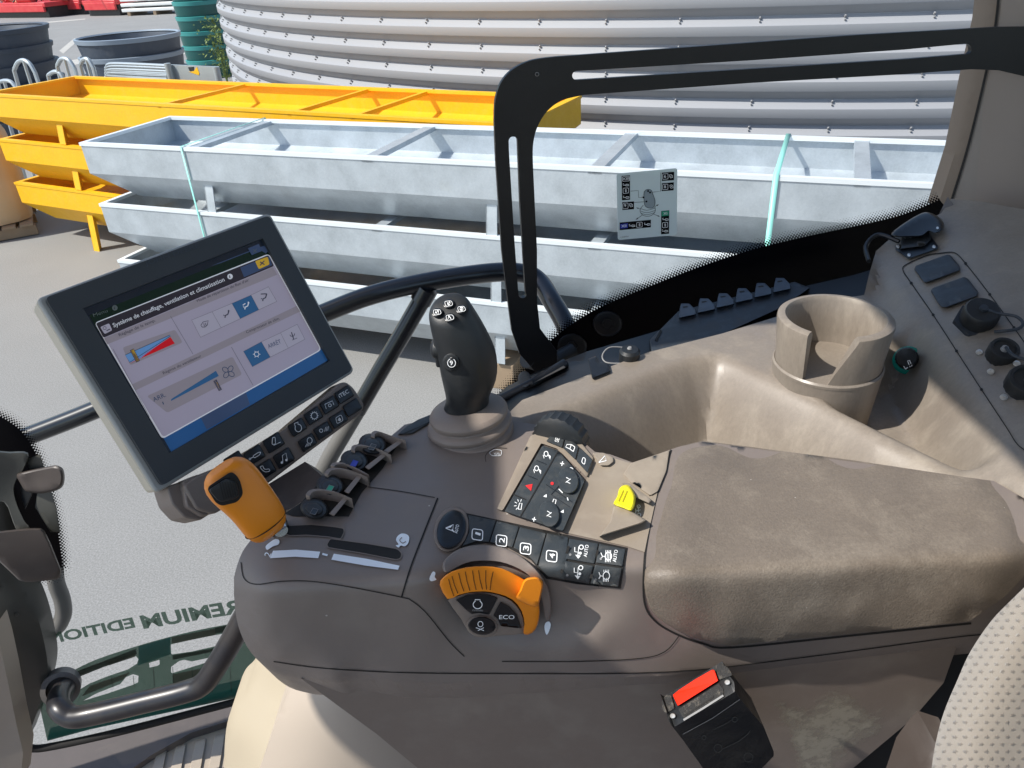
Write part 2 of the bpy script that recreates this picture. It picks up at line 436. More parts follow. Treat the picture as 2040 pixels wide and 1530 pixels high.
def glassmat(name, tint, refl):
    m = bpy.data.materials.new(name); m.use_nodes = True; n = m.node_tree; n.nodes.clear(); L = n.links
    o = n.nodes.new('ShaderNodeOutputMaterial'); t = n.nodes.new('ShaderNodeBsdfTransparent'); g = n.nodes.new('ShaderNodeBsdfGlossy')
    mx = n.nodes.new('ShaderNodeMixShader'); fr = n.nodes.new('ShaderNodeFresnel'); fr.inputs[0].default_value = refl
    t.inputs[0].default_value = (*tint, 1); g.inputs['Roughness'].default_value = .02
    L.new(fr.outputs[0], mx.inputs[0]); L.new(t.outputs[0], mx.inputs[1]); L.new(g.outputs[0], mx.inputs[2]); L.new(mx.outputs[0], o.inputs[0]); M[name] = m
glassmat('glass', (.96, .985, .975), 1.25)
def decalmat(name, col, op):
    m = bpy.data.materials.new(name); m.use_nodes = True; n = m.node_tree; n.nodes.clear(); L = n.links
    o = n.nodes.new('ShaderNodeOutputMaterial'); t = n.nodes.new('ShaderNodeBsdfTransparent'); d = n.nodes.new('ShaderNodeBsdfPrincipled')
    mx = n.nodes.new('ShaderNodeMixShader'); mx.inputs[0].default_value = op; d.inputs['Base Color'].default_value = (*col, 1); d.inputs['Roughness'].default_value = .3
    t.inputs[0].default_value = (.7, .9, .8, 1)
    L.new(t.outputs[0], mx.inputs[1]); L.new(d.outputs[0], mx.inputs[2]); L.new(mx.outputs[0], o.inputs[0]); M[name] = m
decalmat('film_letter', (.05, .13, .07), .82); decalmat('film_green', (.015, .11, .055), .85); decalmat('film_teal', (.01, .16, .13), .85)
decalmat('tile_reflection', (.10, .11, .07), .88); decalmat('film_dark', (.02, .05, .03), .92)
decalmat('sticker_film', (.80, .86, .88), .8)

def seatmat():
    m = bpy.data.materials.new('seat_fabric'); m.use_nodes = True; n = m.node_tree; b = n.nodes['Principled BSDF']; L = n.links
    b.inputs['Roughness'].default_value = .95; b.inputs['Sheen Weight'].default_value = .3
    at = n.nodes.new('ShaderNodeUVMap')
    def mth(op, a, c=None):
        x = n.nodes.new('ShaderNodeMath'); x.operation = op
        for k, q in enumerate((a, c)):
            if q is None: continue
            if hasattr(q, 'links'): L.new(q, x.inputs[k])
            else: x.inputs[k].default_value = q
        return x.outputs[0]
    sp = n.nodes.new('ShaderNodeSeparateXYZ'); L.new(at.outputs[0], sp.inputs[0])
    nz = n.nodes.new('ShaderNodeTexNoise'); nz.inputs['Scale'].default_value = 3.0; nz.inputs['Detail'].default_value = 6; L.new(at.outputs[0], nz.inputs['Vector'])
    x, y = sp.outputs[0], sp.outputs[1]
    row = mth('FLOOR', y); xo = mth('ADD', x, mth('MULTIPLY', row, .5))
    fx = mth('SUBTRACT', mth('FRACT', xo), .5); fy = mth('SUBTRACT', mth('FRACT', y), .5)
    r = mth('SQRT', mth('ADD', mth('MULTIPLY', fx, fx), mth('MULTIPLY', fy, fy)))
    a = mth('ARCTAN2', fy, fx); star = mth('MULTIPLY', mth('COSINE', mth('MULTIPLY', a, 5)), .05)
    d = mth('SUBTRACT', r, mth('ADD', star, mth('MULTIPLY', nz.outputs[0], .36)))
    mr = n.nodes.new('ShaderNodeMapRange'); mr.inputs[1].default_value = .06; mr.inputs[2].default_value = -.06; L.new(d, mr.inputs[0])
    mx = n.nodes.new('ShaderNodeMix'); mx.data_type = 'RGBA'; mx.inputs[6].default_value = (.40, .345, .28, 1); mx.inputs[7].default_value = (.13, .11, .09, 1)
    L.new(mth('MULTIPLY', mr.outputs[0], .6), mx.inputs[0])
    n2 = n.nodes.new('ShaderNodeTexNoise'); n2.inputs['Scale'].default_value = 14; n2.inputs['Detail'].default_value = 3; L.new(at.outputs[0], n2.inputs['Vector'])
    m2 = n.nodes.new('ShaderNodeMix'); m2.data_type = 'RGBA'; m2.blend_type = 'MULTIPLY'; m2.inputs[0].default_value = .6; L.new(mx.outputs[2], m2.inputs[6]); L.new(n2.outputs[0], m2.inputs[7])
    sc_ = n.nodes.new('ShaderNodeMix'); sc_.data_type = 'RGBA'; sc_.inputs[0].default_value = .6; L.new(mx.outputs[2], sc_.inputs[6]); L.new(m2.outputs[2], sc_.inputs[7])
    L.new(sc_.outputs[2], b.inputs['Base Color'])
    bp = n.nodes.new('ShaderNodeBump'); bp.inputs['Strength'].default_value = .9; bp.inputs['Distance'].default_value = .0015
    L.new(mth('SUBTRACT', n2.outputs[0], mr.outputs[0]), bp.inputs['Height']); L.new(bp.outputs[0], b.inputs['Normal']); M['seat_fabric'] = m
seatmat()
mat('bezel_text', (.05, .06, .075), .4)
mat('side_cover', BR, .48, bump=.08, bscale=700, var=.5, vscale=5, vcol=(.2, .165, .135), dust=.35)
mat('shelf_side', (.17, .138, .118), .42, bump=.08, bscale=800, var=.5, vscale=7, vcol=(.22, .185, .155), dust=.25)
mat('clip_blue', (.05, .065, .09), .4, dust=.1, vscale=20)
mat('clamp_grey', (.05, .048, .045), .7, var=.5, vscale=60, bump=.4)
mat('stick_grey', (.30, .36, .38), .5)
mat('pillar_trim2', (.16, .15, .15), .45)
mat('groove_grey', (.06, .065, .065), .5)

def dustmat():
    m = bpy.data.materials.new('dust_pale'); m.use_nodes = True; n = m.node_tree; n.nodes.clear(); L = n.links
    o = n.nodes.new('ShaderNodeOutputMaterial'); t = n.nodes.new('ShaderNodeBsdfTransparent'); d = n.nodes.new('ShaderNodeBsdfPrincipled'); mx = n.nodes.new('ShaderNodeMixShader')
    d.inputs['Base Color'].default_value = (.36, .32, .25, 1); d.inputs['Roughness'].default_value = .9
    at = n.nodes.new('ShaderNodeAttribute'); at.attribute_name = 'fade'; tc = n.nodes.new('ShaderNodeTexCoord')
    nz = n.nodes.new('ShaderNodeTexNoise'); nz.inputs['Scale'].default_value = 55; nz.inputs['Detail'].default_value = 9; nz.inputs['Roughness'].default_value = .75; L.new(tc.outputs['Object'], nz.inputs['Vector'])
    a = n.nodes.new('ShaderNodeMath'); a.operation = 'MULTIPLY_ADD'; a.inputs[1].default_value = 2.2; a.inputs[2].default_value = -1.35; L.new(nz.outputs[0], a.inputs[0])
    b2 = n.nodes.new('ShaderNodeMath'); b2.operation = 'ADD'; L.new(a.outputs[0], b2.inputs[0]); L.new(at.outputs['Fac'], b2.inputs[1])
    r = n.nodes.new('ShaderNodeMapRange'); r.inputs[1].default_value = 0; r.inputs[2].default_value = .55; r.inputs[4].default_value = .8; L.new(b2.outputs[0], r.inputs[0])
    L.new(r.outputs[0], mx.inputs[0]); L.new(t.outputs[0], mx.inputs[1]); L.new(d.outputs[0], mx.inputs[2]); L.new(mx.outputs[0], o.inputs[0]); M['dust_pale'] = m
dustmat()
# ================================================================== OUTSIDE
g = MB(); g.add([(-150, -60, 0), (150, -60, 0), (150, 250, 0), (-150, 250, 0)], [(0, 1, 2, 3)], 'ground', False); struct(g.build('ground'))
g = MB()
for q in ([(118, 101), (148, 76), (158, 79), (126, 107)], [(140, 120), (166, 116), (172, 124), (146, 130)], [(356, 104), (384, 100), (386, 105), (358, 110)], [(60, 46), (170, 37), (170, 39), (60, 49)]):
    g.add([Zp(x, y, -2.596) for x, y in q], [(0, 1, 2, 3)], 'line_paint', False)
struct(g.build('ground_marking', fix=False))

def trough(kind, FL, u, v, L, W, zr, braces, thick, label, group):
    Lb = MB(); u = np.array([*u, 0.]); v = np.array([*v, 0.]); B = np.array([*FL, 0.])
    P = lambda a, b, z: B + u * a + v * b + np.array([0, 0, zr + z])
    m = 'yellow_paint' if kind == 'yellow' else 'galv'; e = .006
    root = thing(kind + '_feed_trough' if kind == 'yellow' else 'galvanised_feed_trough', P(L / 2, W / 2, -.37), label, 'feed trough', group)
    iu, iv = .24, .15
    def rings(o):
        r = []
        for z, a, b in (((0, 0, 0), (-.21, 0, 0), (-.40, iu, iv)) if not o else ((0, 0, 0), (-.185, 0, 0), (-.245, .22, .30))):
            a += o; b += o; z += o * .7 if z < 0 else 0
            r.append([P(a, b, z), P(L - a, b, z), P(L - a, W - b, z), P(a, W - b, z)])
        return r
    o_, i_ = rings(0), rings(e)
    vs = sum(o_, []) + sum(i_, []); fs = []
    for base, fl in ((0, 0), (12, 1)):
        for k in range(2):
            for i in range(4):
                f = (base + k * 4 + i, base + k * 4 + (i + 1) % 4, base + (k + 1) * 4 + (i + 1) % 4, base + (k + 1) * 4 + i); fs.append(f[::-1] if fl else f)
        fs.append(tuple(base + 8 + i for i in range(4)))
    Lb.add(vs, fs, m, False)
    # folded rim
    rm = 'yellow_paint' if kind == 'yellow' else 'galv_bright'; rw = .05 if kind == 'yellow' else .03
    for a0, a1, b0, b1 in ((-.006, L + .006, -.006, rw), (-.006, L + .006, W - rw, W + .006), (-.006, rw, rw, W - rw), (L - rw, L + .006, rw, W - rw)):
        q = [P(a0, b0, .004), P(a1, b0, .004), P(a1, b1, .004), P(a0, b1, .004)]; q2 = [p - np.array([0, 0, .022]) for p in q]
        Lb.add(q + q2, [(0, 1, 2, 3), (7, 6, 5, 4), (0, 4, 5, 1), (1, 5, 6, 2), (2, 6, 7, 3), (3, 7, 4, 0)], rm, False)
    Lb.build('basin', root)
    for s0 in braces:
        b = MB(); q = [P(s0 - thick / 2, 0.0, .0), P(s0 + thick / 2, 0, .0), P(s0 + thick / 2, W, .0), P(s0 - thick / 2, W, .0)]
        q = [x - np.array([0, 0, .004]) for x in q]; q2 = [x - np.array([0, 0, .03]) for x in q]
        b.add(q + q2, [(0, 1, 2, 3), (7, 6, 5, 4), (0, 4, 5, 1), (1, 5, 6, 2), (2, 6, 7, 3), (3, 7, 4, 0)], m, False); b.build('cross_brace', root)
    hl = .43 if zr > .7 or kind != 'yellow' else zr; lw = .09 if kind == 'yellow' else .07
    for s0 in (1.0, L / 2, L - 1.0):
        for sd in (0, 1):
            bt = lambda d: (W - d) if sd else d
            b = MB(); zt, zb = -.22, -hl + .0
            for (da, db, wa, wb) in ((-.035, 0, lw, .008), (-.035, 0, .008, lw)):
                a0, a1 = s0 + da, s0 + da + wa
                y0t, y1t, y0b, y1b = bt(.035 + db), bt(.035 + db + wb), bt(.004 - (hl - .43) * .12 + db), bt(.004 - (hl - .43) * .12 + db + wb)
                q = [P(a0, y0t, zt), P(a1, y0t, zt), P(a1, y1t, zt), P(a0, y1t, zt), P(a0, y0b, zb), P(a1, y0b, zb), P(a1, y1b, zb), P(a0, y1b, zb)]
                b.add(q, [(0, 1, 2, 3), (7, 6, 5, 4), (0, 4, 5, 1), (1, 5, 6, 2), (2, 6, 7, 3), (3, 7, 4, 0)], m, False)
            b.build('leg', root)
    return root, P
yu, yv = (.878, -.479), (.479, .878); YFL = (-5.062, 8.136)
def sY(x, y, FL, u): p = Zp(x, y, -1.1); return (p[0] - FL[0]) * u[0] + (p[1] - FL[1]) * u[1]
yb = [sY(343, 201, YFL, yu), sY(617, 210, YFL, yu), 4.55]
for k, lb in enumerate(('yellow steel feed trough on top of its stack of three', 'yellow steel feed trough in the middle of its stack of three', 'yellow steel feed trough standing on the ground under two others')):
    trough('yellow', YFL, yu, yv, 5.94, 1.05, 1.5 - .44 * k, yb, .035, lb, 'yellow feed troughs stacked behind the galvanised ones')
gu, gv = (.9238, -.3829), (.3829, .9238); GFL = (-2.89, 5.523)
gb = [sY(414, 281, GFL, gu), sY(738, 309, GFL, gu), sY(1190, 330, GFL, gu), 5.0]
for k, lb in enumerate(('galvanised steel feed trough on top of its stack, open side up', 'galvanised steel feed trough in the middle of its stack of three', 'galvanised steel feed trough lowest of its stack, over the timber bearers')):
    gr, GP = trough('galv', GFL, gu, gv, 6.1, .875, 1.5 - .43 * k, gb, .075, lb, 'galvanised feed troughs stacked beside the tractor')
# bearers below the lowest galvanised trough
for i, s0 in enumerate((.9, 3.05, 5.2)):
    b = MB(); c = np.array([*GFL, 0]) + np.array([*gu, 0]) * s0 + np.array([*gv, 0]) * .43
    b.box((c[0], c[1], .095), (.16, .8, .19), 'wood', rz=math.atan2(gu[1], gu[0]))
    o = b.build('timber_bearer', bevel=.005); tag(o, ('timber block under the left end of the galvanised trough stack', 'timber block under the middle of the galvanised trough stack', 'timber block under the right end of the galvanised trough stack')[i], 'timber block', 'timber blocks under the galvanised troughs')
# straps round the stack
for (x, y, wd, lb) in ((374, 291, .014, 'thin green strap round the left end of the galvanised troughs'), (1547, 349, .028, 'wide turquoise strap round the right part of the galvanised troughs')):
    s0 = sY(x, y, GFL, gu); b = MB(); gU = np.array([*gu, 0]); gV = np.array([*gv, 0]); B0 = np.array([*GFL, 0])
    path = [(-.012, .15), (-.012, 1.512), (.887, 1.512), (.887, .15)]; vs = []
    for (bv, z) in path:
        for a in (-wd, wd):
            vs.append(B0 + gU * (s0 + a / 2) + gV * bv + np.array([0, 0, z]))
    b.add(vs, [(0, 1, 3, 2), (2, 3, 5, 4), (4, 5, 7, 6)], 'strap', False); o = b.build('strap', fix=False)
    md = o.modifiers.new('s', 'SOLIDIFY'); md.thickness = .002
    tag(o, lb, 'strap', 'straps round the galvanised troughs')
# ---- corrugated tank
tc_ = np.array([5.08, 14.75]); TR = 9.25; b = MB(); prof = []
z = CH - .60 + .19 * 8
while z > 0.05:
    prof += [(-.012, z), (.05, z - .058), (.05, z - .122), (.046, z - .128), (-.012, z - .186)]; z -= .19
prof.append((-.012, 0)); NA = 150; vs = []; A0, A1 = -100, 40
for k in range(NA + 1):
    a = R_(A0 + (A1 - A0) * k / NA)
    for dr, zz in prof: vs.append((tc_[0] + (TR + dr) * math.sin(a), tc_[1] - (TR + dr) * math.cos(a), zz))
n = len(prof); fs = [(k * n + i, (k + 1) * n + i, (k + 1) * n + i + 1, k * n + i + 1) for k in range(NA) for i in range(n - 1)]
troot = thing('corrugated_tank', (tc_[0], tc_[1], 0), 'huge round tank of pale grey corrugated sheet with rows of bolts', 'storage tank')
b.add(vs, fs, 'tank_sheet', False)
# closed back
vs = []; 
for k in range(61):
    a = R_(A1 + (360 - (A1 - A0)) * k / 60); vs += [(tc_[0] + TR * math.sin(a), tc_[1] - TR * math.cos(a), 0), (tc_[0] + TR * math.sin(a), tc_[1] - TR * math.cos(a), CH - .6 + .19 * 8)]
b.add(vs, [(2 * k, 2 * k + 2, 2 * k + 3, 2 * k + 1) for k in range(60)], 'tank_sheet'); b.build('tank_wall', troot, fix=False)
b = MB(); z = CH - .60 + .19 * 8
while z > .3:
    for k in range(-24, 7):
        a = R_(-23.4 + 3.52 * k); dx, dy = math.sin(a), -math.cos(a)
        for (dz, s) in ((-.008, .009), (-.03, .007)):
            c = (tc_[0] + dx * (TR + .012 - dz * .6), tc_[1] + dy * (TR + .012 - dz * .6), z + dz); ax = Vector((dx, dy, .6)).normalized()
            b.lathe(c, ax, [(s, -.01), (s, .008), (s * .5, .014)], 'tank_bolt', n=6, cap=True)
    z -= .19
b.build('bolt_rows', troot, fix=False)
# ---- stacks of tubs
def tub(loc, r, hh, m, rim, label, cat, group, name, ry=1.0, seg=40):
    b = MB(); b.lathe(loc, (0, 0, 1), [(r * .9, 0), (r * .93, .02), (r * .985, hh * .9), (r * .93, hh * .9), (r * .83, .05), (0.01, .03)], m, n=seg)
    b.lathe(loc, (0, 0, 1), [(r * .95, hh * .78), (r * 1.0, hh * .8), (r * 1.015, hh), (r * .97, hh * 1.02), (r * .94, hh * .95)], rim, n=seg)
    b.lathe(loc, (0, 0, 1), [(r * .88, hh * .38), (r * .93, hh * .40), (r * .935, hh * .46), (r * .9, hh * .47)], m, n=seg)
    o = b.build(name); o.data.transform(Matrix.Translation(V(loc) * -1)); o.location = V(loc); return tag(o, label, cat, group)
def gaps(name, loc, n, pitch, *a, jit=.02, labels=None, **k):
    base = tub(loc, *a, name=name, **k)
    base['label'] = labels[0]
    for i in range(1, n):
        c = base.copy(); COL.objects.link(c); c.location = V(loc) + Vector((random.uniform(-jit, jit), random.uniform(-jit, jit), pitch * i)); c.rotation_euler.z = random.uniform(0, 1); c['label'] = labels[i]
ordn = ['lowest', 'second from the bottom', 'third from the bottom', 'fourth from the bottom', 'fifth from the bottom', 'sixth from the bottom', 'seventh from the bottom', 'eighth from the bottom']
gaps('water_tub', (-5.60, 13.1, 0), 6, .25, .76, .30, 'tub_blue', 'tub_rim', '', 'water tub', 'blue grey tubs in the right stack', labels=['wide blue grey tub, %s of the right blue stack' % ('topmost' if i == 5 else ordn[i]) for i in range(6)])
gaps('water_tub', (-8.5, 14.2, 0), 6, .27, 1.05, .33, 'tub_blue', 'tub_blue', '', 'water tub', 'blue grey tubs in the left stack', labels=['dark blue grey tub, %s of the left blue stack' % ('topmost' if i == 5 else ordn[i]) for i in range(6)])
p = Zp(442, 138, -2.6)
gaps('green_tub', (-6.75, 20, 0), 8, .31, .56, .40, 'tub_green', 'tub_green_rim', '', 'tub', 'green tubs in one tall stack', jit=.01, labels=['round dark green tub, %s of the tall green stack' % (ordn[i] if i < 7 else 'topmost') for i in range(8)])
# ---- tubular barriers behind the yellow troughs
PL = lambda x, y: Yp(x, y, 7.05, -.545)
hoops = [([(28, 190), (28, 140), (36, 124), (48, 120), (60, 128), (70, 145), (86, 190)], [(47, 121), (64, 190)], 'galvanised pipe hoop barrier, tall one left of the small hoop'),
         ([(116, 190), (114, 132), (122, 118), (136, 119), (148, 135), (158, 190)], [(128, 117), (142, 190)], 'galvanised pipe hoop barrier in front of the gap between tub stacks'),
         ([(162, 190), (160, 130), (166, 119), (176, 119), (186, 135), (190, 190)], [(172, 118), (182, 190)], 'narrow galvanised pipe hoop barrier before the right blue tubs'),
         ([(88, 190), (96, 150), (108, 143), (120, 146), (130, 165), (132, 190)], None, 'low galvanised pipe hoop between two tall hoops'),
         ([(-12, 190), (-4, 165), (8, 161), (22, 163), (34, 178), (38, 200)], [(8, 161), (12, 200)], 'low galvanised pipe hoop at the far left behind the yellow trough')]
for pa, inn, lb in hoops:
    root = thing('pipe_barrier', PL(*pa[0]), lb, 'pipe barrier', 'pipe hoop barriers behind the yellow troughs')
    b = MB(); base = PL(*pa[0]); q = [PL(*s) for s in pa]; q[0] = np.array([q[0][0], q[0][1], 0]); q[-1] = np.array([q[-1][0], q[-1][1], 0]); b.tube(q[:1] + catmull(q[1:-1], 5) + q[-1:], .024, 'grey_metal', n=8); b.build('hoop', root)
    if inn:
        b = MB(); q = [PL(*s) for s in inn]; q[1] = np.array([q[1][0], q[1][1], 0]); b.tube(q, .02, 'grey_metal', n=8); b.build('upright', root)
root = thing('pipe_rack', Yp(330, 165, 7.3, -.545), 'bundle of bent galvanised pipes lying on a grey framed panel', 'pipe rack')
b = MB()
for k, (ya, yb_) in enumerate(((128, 134), (133, 140), (139, 146), (146, 153))):
    b.tube(catmull([Yp(334, ya + 3, 7.3, -.545), Yp(270, ya, 7.3, -.545), Yp(222, ya - 1, 7.3, -.545), Yp(213, ya + 5, 7.3, -.545), Yp(222, ya + 12, 7.3, -.545), Yp(334, ya + 18, 7.3, -.545)], 5), .018, 'grey_metal', n=8)
b.build('bent_pipe', root)
for (x, y0) in ((333, 126), (430, 133)):
    b = MB(); q = Yp(x, y0, 7.15, -.545); b.tube([q, np.array([q[0], q[1], 0])], .035, 'grey_metal', n=10); b.build('post', root)
b = MB(); pl = Plane(Yp(380, 140, 7.2, -.545), (-.479, -.878, .0)); b.plate(pl, [(336, 129), (428, 133), (434, 230), (340, 230)], [], 'grey_metal', th=.03); b.plate(pl, [(374, 134), (386, 133), (386, 141), (378, 142)], [], 'black_metal', lift=.004, th=.003); b.plate(pl, [(376, 143), (386, 142), (392, 133), (397, 146), (396, 150)], [], 'yellow_paint', lift=.004, th=.003); b.build('panel', root)
# ---- weeds by the tank
b = MB(); c0 = np.array([-4.6, 15.9, 0])
c0 = Zp(455, 166, -2.6)
for k in range(520):
    h = random.random() ** .8; p = c0 + np.array([random.gauss(0, .16) - h * .05, random.gauss(0, .15), h * 1.35])
    d = np.array([random.uniform(-1, 1), random.uniform(-1, 1), random.uniform(-.2, 1)]); d /= np.linalg.norm(d); s = np.cross(d, (0, 0, 1)); s /= np.linalg.norm(s) + 1e-6
    l = random.uniform(.05, .11); b.add([p, p + d * l * .5 + s * l * .3, p + d * l, p + d * l * .5 - s * l * .3], [(0, 1, 2, 3)], 'leaf', False)
root = thing('weed_plant', c0, 'scraggy green weed growing at the foot of the tank', 'plant'); b.build('foliage', root, fix=False)
b = MB()
for k in range(7): b.tube([c0 + np.array([random.gauss(0, .05), 0, 0]), c0 + np.array([random.gauss(0, .2), random.gauss(0, .1), random.uniform(.7, 1.3)])], .008, 'leaf', n=5)
b.build('stem', root)
# ---- red machinery far off
for (x0, x1, yb_, lb, sd) in ((-30, 98, 37, 'long low red farm implement at the far left edge', 1), (104, 165, 31, 'red farm implement with copper rollers in the middle of the red row', 2), (168, 236, 33, 'flat pink red farm implement nearest to the white sheets', 3)):
    random.seed(sd); a = Zp(x0, yb_, -2.6); c = Zp(x1, yb_ - 1, -2.6); d = c - a; L = np.linalg.norm(d); d /= L; nrm = np.array([-d[1], d[0], 0]); rz = math.atan2(d[1], d[0]); mid = (a + c) / 2 + nrm * 1.1
    root = thing('farm_implement', mid, lb, 'farm implement', 'red farm implements at the back of the yard')
    b = MB(); b.box(mid + (0, 0, .62), (L * .96, 2.1, .22), 'red_paint', rz); b.box(mid - nrm * 1.0 + (0, 0, .45), (L * .9, .12, .35), 'red_paint', rz); b.box(mid + nrm * .6 + (0, 0, 1.0), (L * .8, .2, .5), 'red_paint', rz); b.build('deck', root, bevel=.03)
    b = MB(); b.box(mid + (0, 0, .26), (L * .9, 1.7, .5), 'black_metal', rz); b.build('underframe', root)
    for q in range(5):
        s = a + d * (L * (q + .5 + random.uniform(-.3, .3)) / 5) + nrm * random.uniform(.3, 1.6) + (0, 0, .95); b = MB()
        b.lathe(s, (d[0], d[1], 0), [(.05, -.6), (.24, -.6), (.24, .6), (.05, .6)], random.choice(['copper', 'red_paint', 'black_metal']), n=12, cap=True); b.build('roller', root)
    b = MB()
    for q in range(26):
        s = a + d * random.uniform(.05, .95) * L + nrm * random.uniform(.1, 2) + (0, 0, .75); e = s + np.array([random.gauss(0, .4), random.gauss(0, .4), random.uniform(.2, .7)])
        b.tube([s, e], .035, random.choice(['red_paint', 'white_paint', 'copper', 'steel', 'black_metal']), n=6)
    b.build('linkage', root)
# ---- white sheets on bearers
a = Zp(243, 33, -2.6); c = Zp(372, 27, -2.6); d = c - a; L = np.linalg.norm(d); d /= L; nrm = np.array([-d[1], d[0], 0]); rz = math.atan2(d[1], d[0])
root = thing('sheet_stack', (a + c) / 2 + nrm, 'stack of long white corrugated sheets on timber bearers', 'sheet stack')
for k in range(7):
    b = MB(); b.box((a + c) / 2 + nrm * (.9 + .03 * k) + (0, 0, .25 + .235 * k), (L, 1.6, .15), 'white_paint', rz); b.build('sheet', root, bevel=.03)
for k in (.1, .5, .9):
    b = MB(); b.box(a + d * L * k + nrm * .9 + (0, 0, .085), (.15, 1.6, .17), 'wood', rz); b.build('bearer', root)
# ---- sack on a pallet at the left edge
pl = [Zp(x, y, -2.45) for x, y in ((-60, 463), (68, 440))]
d = pl[1] - pl[0]; d /= np.linalg.norm(d); nrm = np.array([-d[1], d[0], 0]); E1 = pl[1]; rz = math.atan2(d[1], d[0])
root = thing('bulk_bag', E1 - d * .6 + nrm * .5 - (0, 0, .0), 'cream bulk bag standing on a pallet left of the yellow troughs', 'bulk bag')
b = MB(); vs = []; fs = []; nz = 9; nn = 28
for i in range(nz + 1):
    z = .15 + .95 * i / nz; bul = 1 + .06 * math.sin(math.pi * i / nz) - (.0 if i < nz else .06)
    for k in range(nn):
        q = 2 * math.pi * k / nn; cx, sy = math.cos(q), math.sin(q); rr = 1 / (abs(cx) ** 5 + abs(sy) ** 5) ** .2
        P_ = E1 - d * .55 + nrm * .52; P_ = P_ + d * cx * rr * .54 * bul + nrm * sy * rr * .5 * bul; vs.append((P_[0], P_[1], z + .01 * math.sin(5 * q)))
for i in range(nz):
    for k in range(nn): fs.append((i * nn + k, i * nn + (k + 1) % nn, (i + 1) * nn + (k + 1) % nn, (i + 1) * nn + k))
fs.append(tuple(range(nz * nn, nz * nn + nn))); b.add(vs, fs, 'sack'); b.build('bag', root)
root = thing('pallet', E1 - d * .6 + nrm * .5 - np.array([0, 0, E1[2]]), 'wooden pallet under the cream bulk bag', 'pallet')
for k in range(7):
    b = MB(); q = E1 - d * (.08 + .17 * k) + nrm * .5; b.box((q[0], q[1], .135), (.13, 1.15, .022), 'wood', rz); b.build('board', root)
for k in (0, .5, 1.):
    b = MB(); q = E1 - d * .6 + nrm * (.02 + k); b.box((q[0], q[1], .062), (1.2, .1, .1), 'wood', rz); b.build('bearer', root)
# ================================================================== CAB
z1 = lambda x, y: (440 + x / 4.435, 800 + y / 4.435)
z2 = lambda x, y: (840 + x / 4.08, 800 + y / 4.08)
z3 = lambda x, y: (780 + x / 3.7778, 980 + y / 3.7778)
z4 = lambda x, y: (x / 2.684, 400 + y / 2.684)
z5 = lambda x, y: (160 + x / 3.923, 440 + y / 3.923)
z6 = lambda x, y: (1200 + x / 9, 320 + y / 9)
z7 = lambda x, y: (1680 + x / 3.325, 400 + y / 3.325)
z8 = lambda x, y: (1340 + x / 2.914, 400 + y / 2.914)
zs = lambda f, *p: [f(*q) for q in p]
# ---- side window: glass, black ceramic edge with dots
WY, WS = .94, .20
WP = Plane((0, WY, CH), (WS, -1, 0)); W = lambda x, y, l=0: WP.at(x, y, l)
def wpt(X, h, l=0): n = WP.n; return np.array([X, WY + WS * X, CH + h]) + n * l
glass = thing('side_window', wpt(-.2, -.3), 'large clear side window of the cab with a black dotted edge', 'window')
b = MB(); b.add([wpt(-1.02, -1.16), wpt(.75, -1.16), wpt(.75, .5), wpt(-1.02, .5)], [(0, 1, 2, 3)], 'glass', False); b.build('glass_pane', glass, fix=False)
def frit(line, inner, side, name, nrow=6, sp=6.2):
    """solid ceramic band plus shrinking dots along its edge; side gives the outward direction"""
    b = MB(); L = catmull(line, 6); b.poly(WP, [tuple(p) for p in L] + inner, 'frit', .0015)
    D = [0]
    for a, c in zip(L, L[1:]): D.append(D[-1] + np.linalg.norm(c - a))
    for r in range(nrow):
        sz = (4.6, 4.0, 3.3, 2.7, 2.1, 1.6)[r]; s = (r % 2) * sp / 2
        while s < D[-1]:
            i = max(k for k in range(len(D)) if D[k] <= s); i = min(i, len(L) - 2); t = (s - D[i]) / max(D[i + 1] - D[i], 1e-6)
            p = L[i] + (L[i + 1] - L[i]) * t; d = L[i + 1] - L[i]; d = d / np.linalg.norm(d); n = np.array([d[1], -d[0]]) * side
            c = p + n * (r * sp * .55 + 1.5); h = sz / 2
            b.add([WP.at(*(c + d * h * u_ + n * h * v_), .0015) for u_, v_ in ((-1, 0), (0, -1), (1, 0), (0, 1))] if r > 2 else [WP.at(*(c + d * h * u_ + n * h * v_), .0015) for u_, v_ in ((-.9, -.9), (.9, -.9), (.9, .9), (-.9, .9))], [(0, 1, 2, 3)], 'frit', False)
            s += sp
    return b.build(name, glass, fix=False)
frit([(985, 805), (1022, 765), (1050, 735), (1085, 690), (1140, 645), (1200, 610), (1290, 572), (1390, 533), (1500, 497), (1620, 468), (1720, 447), (1800, 427), (1872, 398)], [(1905, 440), (1905, 760), (1500, 860), (1000, 860)], 1, 'ceramic_edge')
frit([(-20, 820), (15, 838), (45, 862), (72, 905), (92, 960), (108, 1020), (120, 1090), (122, 1130), (100, 1146), (60, 1150)], [(20, 1150), (-30, 1100)], 1, 'ceramic_corner')
